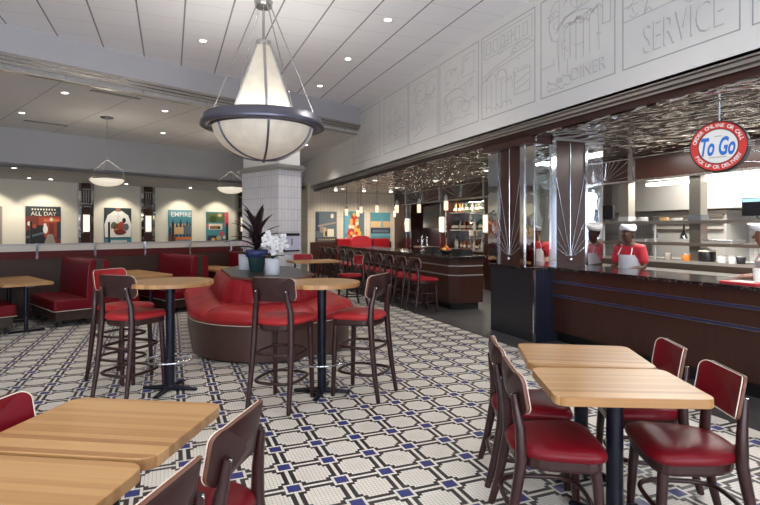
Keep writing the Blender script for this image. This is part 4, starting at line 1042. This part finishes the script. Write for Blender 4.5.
def cook(label, loc, rz, skin):
    t = thing('person', label, 'person', loc, rz, 'cooks behind the counter')
    V = lambda x, y, z: (x, y, z)
    chains = [[('pel', V(-.04, 0, .86), (.15, .12)), ('wai', V(-.02, 0, 1.0), (.135, .105)), ('che', V(.02, 0, 1.18), (.15, .11)), ('shc', V(.05, 0, 1.30), (.10, .085)), ('nek', V(.08, 0, 1.36), .05), ('hd0', V(.11, 0, 1.42), (.066, .07)), ('hd1', V(.115, 0, 1.49), (.078, .092)), ('hd2', V(.105, 0, 1.555), (.06, .07))]]
    for s, n in ((1, 'l'), (-1, 'r')):
        chains.append([('pel', None, 0), (n + 'hip', V(-.03, s * .095, .80), .09), (n + 'kne', V(.0, s * .10, .45), .06), (n + 'ank', V(-.03, s * .10, .08), .04), (n + 'toe', V(.13, s * .11, .035), .035)])
        chains.append([('shc', None, 0), (n + 'sho', V(.05, s * .17, 1.285), .062), (n + 'elb', V(.07, s * .225, 1.03), .045), (n + 'wri', V(.29, s * .15, 1.0), .03), (n + 'pal', V(.36, s * .135, .99), (.034, .02))])
        for k in range(4):
            yy = s * (.112 + .016 * k); L = (.055, .068, .072, .06)[k]
            chains.append([(n + 'pal', None, 0), (n + 'f%da' % k, V(.39, yy, .985), .0095), (n + 'f%db' % k, V(.39 + L * .55, yy, .972), .0085), (n + 'f%dc' % k, V(.39 + L * .9, yy, .948), .0075)])
        chains.append([(n + 'pal', None, 0), (n + 'ta', V(.36, s * .10, .985), .011), (n + 'tb', V(.385, s * .082, .975), .009)])
    body = obj_from(skin_mesh(chains), 'body', skin, t)
    sh = [[('wai', V(-.03, 0, .84), (.17, .14)), ('b', V(-.02, 0, 1.0), (.155, .125)), ('che', V(.02, 0, 1.18), (.17, .13)), ('shc', V(.045, 0, 1.29), (.125, .10)), ('col', V(.07, 0, 1.335), .066)]]
    for s, n in ((1, 'l'), (-1, 'r')): sh.append([('shc', None, 0), (n + 's', V(.05, s * .175, 1.28), .078), (n + 'e', V(.066, s * .222, 1.06), .066)])
    obj_from(skin_mesh(sh), 'shirt', 'cloth_red', t)
    tr = [[('p', V(-.04, 0, .84), (.16, .13))]]
    tr = [[('p', V(-.04, 0, .86), (.165, .13)), ('q', V(-.04, 0, .78), (.15, .12))]]
    for s, n in ((1, 'l'), (-1, 'r')): tr.append([('q', None, 0), (n + 'h', V(-.03, s * .097, .74), .102), (n + 'k', V(.0, s * .102, .45), .075), (n + 'a', V(-.03, s * .102, .07), .062)])
    obj_from(skin_mesh(tr), 'trousers', 'trouser', t)
    rings = []
    for z, xo, w in ((.5, .16, .21), (.7, .165, .215), (.9, .168, .205), (1.0, .155, .19), (1.1, .178, .165), (1.2, .19, .12)):
        rg = []
        for i in range(11):
            f = -1 + 2 * i / 10; rg.append((xo - .15 * f * f * (w / .2) ** 2, w * f, z))
        rings.append(rg + [(x - .008, y, z_) for x, y, z_ in rg[::-1]])
    MB().loft(rings, 0, True).build('apron', 'cloth_white', t)
    mb = MB().tube([(.18, .1, 1.2), (.1, .075, 1.335), (.03, .0, 1.36), (.1, -.075, 1.335), (.18, -.1, 1.2)], .008, 6); mb.build('neck_strap', 'cloth_white', t)
    # folded paper cap, long from brow to nape
    rings = []
    for z, sx, sy in ((1.545, .13, .09), (1.575, .155, .09), (1.605, .165, .07), (1.625, .15, .03)):
        rings.append([(.095 + sx * math.cos(2 * PI * i / 20), sy * math.sin(2 * PI * i / 20), z + .012 * math.cos(4 * PI * i / 20)) for i in range(20)])
    MB().loft(rings, 0, False).build('paper_cap', 'cloth_white', t)
    mb = MB()
    rings = []
    for z, sx, sy in ((1.44, .05, .07), (1.49, .088, .083), (1.55, .098, .087)):
        rings.append([(.09 + sx * math.cos(a) * (1.0 if math.cos(a) < 0 else .2), sy * math.sin(a), z) for a in [2 * PI * i / 18 for i in range(18)]])
    mb.loft(rings, 0, True); mb.build('hair', 'hair', t)
    mb = MB()
    for s in (-1, 1): mb.sphere((.192, s * .03, 1.495), .009, 0, 8, None, (.6, 1, .7))
    mb.build('eye', 'ink_white', t)
    mb = MB()
    for s in (-1, 1): mb.sphere((.196, s * .03, 1.495), .0055, 0, 8)
    mb.build('pupil', 'ink_black', t)
    mb = MB(); mb.loft([[(.185, -.008, 1.50), (.185, .008, 1.50), (.192, 0, 1.50)], [(.185, -.018, 1.458), (.185, .018, 1.458), (.218, 0, 1.462)], [(.183, -.01, 1.45), (.183, .01, 1.45), (.2, 0, 1.45)]], 0, True)
    mb.build('nose', skin, t)
    for s in (-1, 1): MB().sphere((.105, s * .083, 1.478), .026, 0, 8, None, (.6, .35, 1.1)).build('ear', skin, t)
    mb = MB(); mb.sphere((.178, 0, 1.428), .02, 0, 8, None, (.5, 1.2, .3)); mb.build('mouth', 'ink_brick', t)
    return t
kx = 6.1
cook('cook in white paper cap, red shirt and white apron bending over the work ledge', (kx, on_x(632, kx), 0), math.radians(190), 'skin_dark')
cook('cook in red shirt mostly cut off by the picture edge, reaching in', (6.3, on_x(775, 6.3), 0), math.radians(120), 'skin')

# ================================================================== LAMPS
def spot(name, loc, energy, size_deg, blend, parent=None, col=(1, .93, .82), aim=None, r=.05):
    l = D.lights.new(name, 'SPOT'); l.energy = energy; l.spot_size = math.radians(size_deg); l.spot_blend = blend; l.color = col; l.shadow_soft_size = r
    o = D.objects.new(name, l); COL.objects.link(o); o.location = loc
    if aim is not None: o.rotation_euler = (Vector(aim) - Vector(loc)).to_track_quat('-Z', 'Y').to_euler()
    if parent is not None: o.parent = parent
    return o
def downlight(x, y, z, label, energy, group, deg=120, col=(1, .93, .84)):
    t = thing('downlight', label, 'downlight', (x, y, z), 0, group)
    MB().lathe([(.062, -.001), (.085, -.006), (.088, -.003), (.088, .0)], 20, caps=(False, False)).build('trim_ring', 'white', t)
    MB().lathe([(.05, -.004), (.05, -.002)], 20).build('lens', 'led', t)
    spot('downlight_beam', (0, 0, -.03), energy, deg, .6, t, col)
    return t
ED, EL = 95, 85
DG = 'recessed ceiling downlights'
for u, v, lb in ((203, 41, 'round downlight in the tiled ceiling just beside the chandelier rods'), (348, 59, 'round downlight in the tiled ceiling, middle of three towards the murals'), (320, 86, 'round downlight in the tiled ceiling close to the ceiling step'), (388, 20, 'round downlight in the tiled ceiling, closest of three towards the murals')):
    p = at(u, v, ZC); downlight(p.x, p.y, ZC, lb, ED, DG)
for x, y in ((0.2, 0.2), (2.6, 0.6), (-2.6, 0.6), (0.2, 2.6), (2.8, 3.2), (-2.6, 3.2), (-3.4, 5.6), (3.4, -1.6), (-0.6, -1.6)):  # unseen downlights added as fill light over the near floor
    downlight(x, y, ZC, 'added fill downlight above the dining tables, out of view', ED, DG)
for u, v, lb in ((65, 93, 'round downlight in the lowered ceiling between the two vents'), (22, 113, 'round downlight in the lowered ceiling at the picture edge'), (165, 111, 'round downlight in the lowered ceiling near the chandelier'), (306, 145, 'round downlight in the lowered ceiling beside the white column'), (163, 133, 'small downlight in the lowered ceiling far above the EMPIRE poster')):
    p = at(u, v, ZL); downlight(p.x, p.y, ZL, lb, EL, DG, 110)
for u, v, lb in ((14, 168, 'small downlight under the soffit before the poster wall, outer one'), (29, 178, 'small downlight under the soffit nearer to the ALL DAY poster')):
    p = at(u, v, ZS); downlight(p.x, p.y, ZS, lb, 30, 'soffit downlights', 110)
# wall washers that graze the posters
for u in (-10, 43, 117, 180, 217):
    a_, _ = ray_b(u, BW); p = W(a_, BW - .8, ZS - .01)
    t = thing('wall_washer', 'recessed wall washer in the soffit above a booth wall poster', 'downlight', p, TH, 'wall washers over the posters')
    MB().lathe([(.05, 0), (.05, -.006)], 16).build('lens', 'led', t)
    spot('washer_beam', (0, 0, -.03), 120, 96, .5, t, (1, .90, .74), None).rotation_euler = (math.radians(20), 0, 0)
for x in (5.0, 5.98, 6.95):
    t = thing('wall_washer', 'recessed wall washer in the tin ceiling above an end wall poster', 'downlight', (x, YB - 1.05, ZT - .001), 0, 'wall washers at the end wall')
    MB().lathe([(.05, 0), (.05, -.006)], 16).build('lens', 'led', t)
    spot('washer_beam', (0, 0, -.03), 135, 110, .9, t, (1, .88, .72)).rotation_euler = (math.radians(22), 0, 0)
# tin-ceiling downlights over bar and counter
for x, y, lb in ((6.4, 8.6, 'small downlight in the tin ceiling behind the mirrored pillar'), (6.6, 2.2, 'small downlight in the tin ceiling beside the round sign'), (5.3, 2.0, 'small downlight in the tin ceiling over the near counter, out of view'), (6.3, 9.5, 'small downlight in the tin ceiling over the bar end'), (6.4, 12.0, 'small downlight in the tin ceiling before the bottles'), (4.9, 12.5, 'small downlight in the tin ceiling over the bar stools'), (5.0, 15.5, 'small downlight in the tin ceiling over the far stools'), (6.4, 14.5, 'small downlight in the tin ceiling before the television')):
    downlight(x, y, ZT, lb, 85, 'tin ceiling downlights', 120, (1, .90, .80))

def area(name, loc, sx, sy, energy, col, rot, parent=None):
    l = D.lights.new(name, 'AREA'); l.shape = 'RECTANGLE'; l.size = sx; l.size_y = sy; l.energy = energy; l.color = col
    o = D.objects.new(name, l); COL.objects.link(o); o.location = loc; o.rotation_euler = rot
    if parent is not None: o.parent = parent
    return o
for x0, x1 in wins: area('window_daylight', ((x0 + x1) / 2, YF - .5, 2.1), x1 - x0, 2.6, 430, (.80, .87, 1.0), (math.radians(108), 0, 0))
area('kitchen_strip_light', (8.3, 5.4, 2.78), 0.5, 3.2, 300, (1, .97, .92), (0, 0, 0))
area('work_aisle_light', (6.6, 5.0, 2.80), .4, 3.0, 120, (1, .97, .93), (0, 0, 0))
area('window_daylight', (12.4, -.6, 1.9), 2.6, 4.0, 260, (.72, .83, 1.0), (0, math.radians(90), 0))
area('hood_light', (8.6, 6.3, 2.60), .3, 2.6, 45, (1, .96, .9), (0, math.radians(60), 0))
area('shelf_light', (XK + .16, 12.5, 2.36), .05, 1.9, 26, (1, .95, .88), (0, 0, 0))

# chandelier
cz = 2.99; CP = Vector((1.157, 7.03, 0))
t = thing('chandelier', 'huge bowl chandelier with alabaster glass obelisk hung over the banquette', 'chandelier', (CP.x, CP.y, cz), .3)
MB().lathe([(.735, .055), (.745, .065), (.765, .06), (.775, .0), (.80, -.02), (.815, -.075), (.80, -.085), (.67, -.075), (.67, -.02), (.735, .0)], 64, caps=(False, False)).build('rim', 'bronze', t)
prof = []
for i in range(13):
    a = PI / 2 * i / 12; prof.append((.66 * math.cos(a) + .004, -.03 - .475 * math.sin(a)))
bo = MB().lathe(prof, 48, caps=(False, True)).build('glass_bowl', 'alabaster', t)
for k in range(6):
    a0_ = k * PI / 3 + .152; pts = [((r + .006) * math.cos(a0_), (r + .006) * math.sin(a0_), z - .004) for r, z in prof]
    MB().tube(pts, .014, 6).build('bowl_rib', 'bronze', bo)
pts = [(.672 * math.cos(2 * PI * i / 48), .672 * math.sin(2 * PI * i / 48), -.085) for i in range(48)]
MB().tube(pts, .009, 6, closed=True).build('bowl_band', 'bronze', bo)
MB().sphere((0, 0, -.518), .026).build('finial', 'bronze', bo)
q = math.sqrt(2)
mb = MB().loft([[(r * math.cos(1.21 + k * PI / 2), r * math.sin(1.21 + k * PI / 2), z) for k in range(4)] for r, z in ((.41, .06), (.085, 1.03))], 0, False); ob = mb.build('glass_obelisk', 'alabaster', t)
for k in range(4):
    a = 1.21 + k * PI / 2
    MB().tube([(.415 * math.cos(a), .415 * math.sin(a), .05), (.09 * math.cos(a), .09 * math.sin(a), 1.04)], .019, 6).build('corner_bar', 'nickel_dark', ob)
MB().lathe([(.09, 1.03), (.10, 1.04), (.10, 1.08), (.03, 1.10)], 16).build('obelisk_cap', 'nickel_dark', ob)
MB().lathe([(.10, ZC - cz - .08), (.115, ZC - cz - .06), (.115, ZC - cz - .03), (.125, ZC - cz)], 24).build('canopy', 'nickel', t)
MB().tube([(0, 0, 1.09), (0, 0, ZC - cz - .05)], .018, 8).build('stem', 'nickel', t)
for k in range(4):
    a = math.radians((25, 140, 230, 310)[k]) - YAW - .3
    MB().tube([(.745 * math.cos(a), .745 * math.sin(a), .075), (.10 * math.cos(a), .10 * math.sin(a), ZC - cz - .05)], .0085, 6).build('suspension_rod', 'nickel', t)
for k in range(4):
    l = D.lights.new('chandelier_glow', 'POINT'); l.energy = 22; l.color = (1, .96, .90); l.shadow_soft_size = .06
    o = D.objects.new('chandelier_glow', l); COL.objects.link(o); o.parent = t; o.location = (.56 * math.cos(k * PI / 2 + .35), .56 * math.sin(k * PI / 2 + .35), .02)
# two smaller bowl pendants over the booths
for u, v, d, lb in ((107, 179, 11.2, 'small white bowl pendant over the booths before the cook poster'), (231, 187.5, 13.3, 'small white bowl pendant half hidden by the white tiled column')):
    k = (u - 380) / F_PX; x, y = d * (k * cy_ + sy_), d * (-k * sy_ + cy_); z = HC + (HOR - v) * d / F_PX
    t = thing('bowl_pendant', lb, 'pendant lamp', (x, y, z), 0, 'bowl pendants over the booths')
    prof = [(.33 * math.cos(PI / 2 * i / 8) + .003, -.01 - .15 * math.sin(PI / 2 * i / 8)) for i in range(9)]
    MB().lathe(prof, 32, caps=(False, True)).build('glass_bowl', 'bowl_glass', t)
    pts = [(.36 * math.cos(2 * PI * i / 32), .36 * math.sin(2 * PI * i / 32), 0) for i in range(32)]
    MB().tube(pts, .016, 6, closed=True).build('rim', 'nickel', t)
    for j in range(3):
        a = j * 2 * PI / 3 + .4; MB().tube([(.34 * math.cos(a), .34 * math.sin(a), 0), (.34 * math.cos(a), .34 * math.sin(a), .2), (0, 0, .42)], .004, 5).build('suspension_rod', 'nickel', t)
    MB().tube([(0, 0, .40), (0, 0, ZL - z - .02)], .008, 6).build('stem', 'nickel', t)
    MB().lathe([(.06, ZL - z - .04), (.13, ZL - z - .02), (.13, ZL - z)], 20).build('canopy', 'bronze', t)
    l = D.lights.new('pendant_glow', 'POINT'); l.energy = 14; l.color = (1, .9, .75); l.shadow_soft_size = .2
    o = D.objects.new('pendant_glow', l); COL.objects.link(o); o.parent = t; o.location = (0, 0, .15)
# ceiling vents
for u, v, lb in ((116, 94.5, 'flat grey vent grille in the lowered ceiling below the metal moulding'), (46, 123, 'flat grey vent grille in the lowered ceiling close to the soffit')):
    p = at(u, v, ZL); t = thing('ceiling_vent', lb, 'vent', (p.x, p.y, ZL), TH, 'ceiling vents')
    MB().box(-.42, .42, -.06, .06, -.008, 0).build('frame', 'lead', t)
    mb = MB()
    for i in range(3): mb.box(-.4, .4, -.045 + i * .033, -.03 + i * .033, -.012, -.006)
    mb.build('slat', 'ink_grey', t)

# ================================================================== MURALS on the soffit
def arc(cx, cq, rx, rq, a0, a1, n=14): return [(cx + rx * math.cos(math.radians(a0 + (a1 - a0) * i / n)), cq + rq * math.sin(math.radians(a0 + (a1 - a0) * i / n))) for i in range(n + 1)]
def wig(x0, x1, q, amp, n, rnd): return [(x0 + (x1 - x0) * i / n, q + amp * rnd.uniform(-1, 1)) for i in range(n + 1)]
def rect(x0, q0, x1, q1): return [(x0, q0), (x1, q0), (x1, q1), (x0, q1), (x0, q0)]
def mural(u0, u1, label, drawing, texts=(), z0=3.235, z1=4.47):
    y0, y1 = on_x(u0, XS), on_x(u1, XS); w = y0 - y1; h = z1 - z0
    t = thing('art_panel', label, 'wall relief', (XS, (y0 + y1) / 2, z0), 0, 'incised mural panels')
    P3 = lambda s, q: Vector((-.003, w / 2 - s * w, q * h))
    def line(mb, pts, wd):
        for (a, b) in zip(pts[:-1], pts[1:]):
            p, q = P3(*a), P3(*b); d = (q - p)
            if d.length < 1e-5: continue
            d.normalize(); nn = Vector((0, -d.z, d.y)) * wd / 2; e = d * wd * .3
            vs = [p - e - nn, q + e - nn, q + e + nn, p - e + nn]
            mb.add(vs + [Vector((-.0002, v.y, v.z)) for v in vs], [(0, 1, 2, 3), (0, 4, 5, 1), (1, 5, 6, 2), (2, 6, 7, 3), (3, 7, 4, 0)])
    mb = MB(); line(mb, [(0, 0), (1, 0), (1, 1), (0, 1), (0, 0)], .011); mb.build('border', 'groove_shade', t)
    mb = MB()
    rq = random.Random(int(u0))
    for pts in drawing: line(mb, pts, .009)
    for _ in range(22 if len(drawing) > 3 else 6):       # small raised strokes, groove shade put into their grey
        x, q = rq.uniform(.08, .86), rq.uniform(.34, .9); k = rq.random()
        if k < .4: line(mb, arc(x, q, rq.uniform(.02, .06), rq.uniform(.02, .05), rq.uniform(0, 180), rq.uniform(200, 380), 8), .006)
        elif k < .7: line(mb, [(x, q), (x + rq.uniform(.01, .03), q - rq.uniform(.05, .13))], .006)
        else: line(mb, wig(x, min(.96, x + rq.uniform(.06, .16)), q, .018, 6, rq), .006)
    mb.build('groove_shade_lines', 'groove_shade_soft', t)
    for body, cx, cq, tw, th_ in texts:
        tb = MB(); fit_text(tb, body, tw * w, th_ * h, T(-.004, w / 2 - cx * w, cq * h) @ UP_NEG_X, offset=-.0); inner = tb
        # outline lettering: outer letters in painted groove shade with a plaster face
        tb.build('lettering', 'groove_shade_soft', t)
        tb = MB(); fit_text(tb, body, tw * w, th_ * h, T(-.006, w / 2 - cx * w - .012, cq * h + .012) @ UP_NEG_X); tb.build('lettering_face', 'plaster', t)
r_ = random.Random(21)
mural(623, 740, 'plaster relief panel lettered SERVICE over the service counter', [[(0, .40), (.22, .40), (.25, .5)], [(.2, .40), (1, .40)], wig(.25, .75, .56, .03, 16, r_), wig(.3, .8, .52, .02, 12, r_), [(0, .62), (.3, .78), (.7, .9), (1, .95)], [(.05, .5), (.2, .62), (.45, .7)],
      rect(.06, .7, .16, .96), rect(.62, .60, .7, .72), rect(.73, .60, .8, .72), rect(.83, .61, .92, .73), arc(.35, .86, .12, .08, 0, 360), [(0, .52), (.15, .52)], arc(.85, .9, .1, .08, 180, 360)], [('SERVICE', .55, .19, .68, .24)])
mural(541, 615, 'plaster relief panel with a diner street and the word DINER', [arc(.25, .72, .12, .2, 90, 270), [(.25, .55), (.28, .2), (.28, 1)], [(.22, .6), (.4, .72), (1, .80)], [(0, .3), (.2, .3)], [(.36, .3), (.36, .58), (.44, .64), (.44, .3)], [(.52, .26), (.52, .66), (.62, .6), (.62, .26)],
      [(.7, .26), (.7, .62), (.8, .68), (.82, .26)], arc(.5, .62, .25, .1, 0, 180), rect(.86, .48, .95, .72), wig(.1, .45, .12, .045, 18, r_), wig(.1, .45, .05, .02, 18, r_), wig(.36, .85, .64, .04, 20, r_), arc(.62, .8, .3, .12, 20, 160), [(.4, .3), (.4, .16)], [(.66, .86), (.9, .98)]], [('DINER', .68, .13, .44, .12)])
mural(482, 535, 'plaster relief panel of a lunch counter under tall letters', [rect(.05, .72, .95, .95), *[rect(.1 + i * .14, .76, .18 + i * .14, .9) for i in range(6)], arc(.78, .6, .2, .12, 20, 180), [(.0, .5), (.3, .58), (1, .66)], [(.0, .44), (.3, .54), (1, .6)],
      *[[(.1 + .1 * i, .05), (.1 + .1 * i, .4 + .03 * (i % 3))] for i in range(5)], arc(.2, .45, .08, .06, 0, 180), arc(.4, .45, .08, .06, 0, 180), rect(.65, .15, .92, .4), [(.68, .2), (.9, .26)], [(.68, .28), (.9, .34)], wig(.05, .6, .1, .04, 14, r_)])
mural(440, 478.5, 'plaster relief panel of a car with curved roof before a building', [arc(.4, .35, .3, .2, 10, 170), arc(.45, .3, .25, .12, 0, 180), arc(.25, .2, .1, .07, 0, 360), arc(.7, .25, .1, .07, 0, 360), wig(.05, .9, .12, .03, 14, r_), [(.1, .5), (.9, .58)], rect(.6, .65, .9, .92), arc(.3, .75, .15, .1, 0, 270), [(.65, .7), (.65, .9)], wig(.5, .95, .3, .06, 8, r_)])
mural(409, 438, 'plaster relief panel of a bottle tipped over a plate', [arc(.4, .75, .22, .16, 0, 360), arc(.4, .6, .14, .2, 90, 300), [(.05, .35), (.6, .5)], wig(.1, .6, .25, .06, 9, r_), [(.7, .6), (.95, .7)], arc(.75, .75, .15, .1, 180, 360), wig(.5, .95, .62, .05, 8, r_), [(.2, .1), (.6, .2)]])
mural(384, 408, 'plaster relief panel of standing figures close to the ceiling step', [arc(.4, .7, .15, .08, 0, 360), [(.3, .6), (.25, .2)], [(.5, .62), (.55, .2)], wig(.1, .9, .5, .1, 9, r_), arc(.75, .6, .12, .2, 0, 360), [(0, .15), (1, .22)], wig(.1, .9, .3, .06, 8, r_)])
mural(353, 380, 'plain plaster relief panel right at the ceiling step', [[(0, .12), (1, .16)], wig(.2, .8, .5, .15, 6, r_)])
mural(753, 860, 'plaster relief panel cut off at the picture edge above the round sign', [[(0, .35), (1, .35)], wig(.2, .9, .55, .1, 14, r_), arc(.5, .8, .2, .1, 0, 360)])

# ================================================================== WORLD, CAMERA, VIEW
w = D.worlds.new('World'); SC.world = w; w.use_nodes = True
nt = w.node_tree; bg = nt.nodes['Background']; sky = nt.nodes.new('ShaderNodeTexSky')
try: sky.sky_type = 'HOSEK_WILKIE'
except Exception: pass
nt.links.new(sky.outputs[0], bg.inputs[0]); bg.inputs[1].default_value = 0.8
cam = D.cameras.new('camera'); co = D.objects.new('camera', cam); COL.objects.link(co)
co.location = (0, 0, HC); co.rotation_euler = (PI / 2, 0, -YAW)
cam.sensor_fit = 'HORIZONTAL'; cam.sensor_width = 36; cam.lens = F_PX / 760 * 36; cam.shift_y = -(252.5 - HOR) / 760; cam.clip_start = .05; cam.clip_end = 100
SC.camera = co
vs_ = SC.view_settings; SC.display_settings.display_device = 'sRGB'
vs_.view_transform = 'Standard'; vs_.look = 'None'; vs_.exposure = -0.33; vs_.gamma = 1.0
try: vs_.use_curve_mapping = False
except Exception: pass
SC.cycles.use_denoising = True
SC.cycles.max_bounces = 8; SC.cycles.diffuse_bounces = 4; SC.cycles.glossy_bounces = 4
SC.cycles.sample_clamp_indirect = 6.0
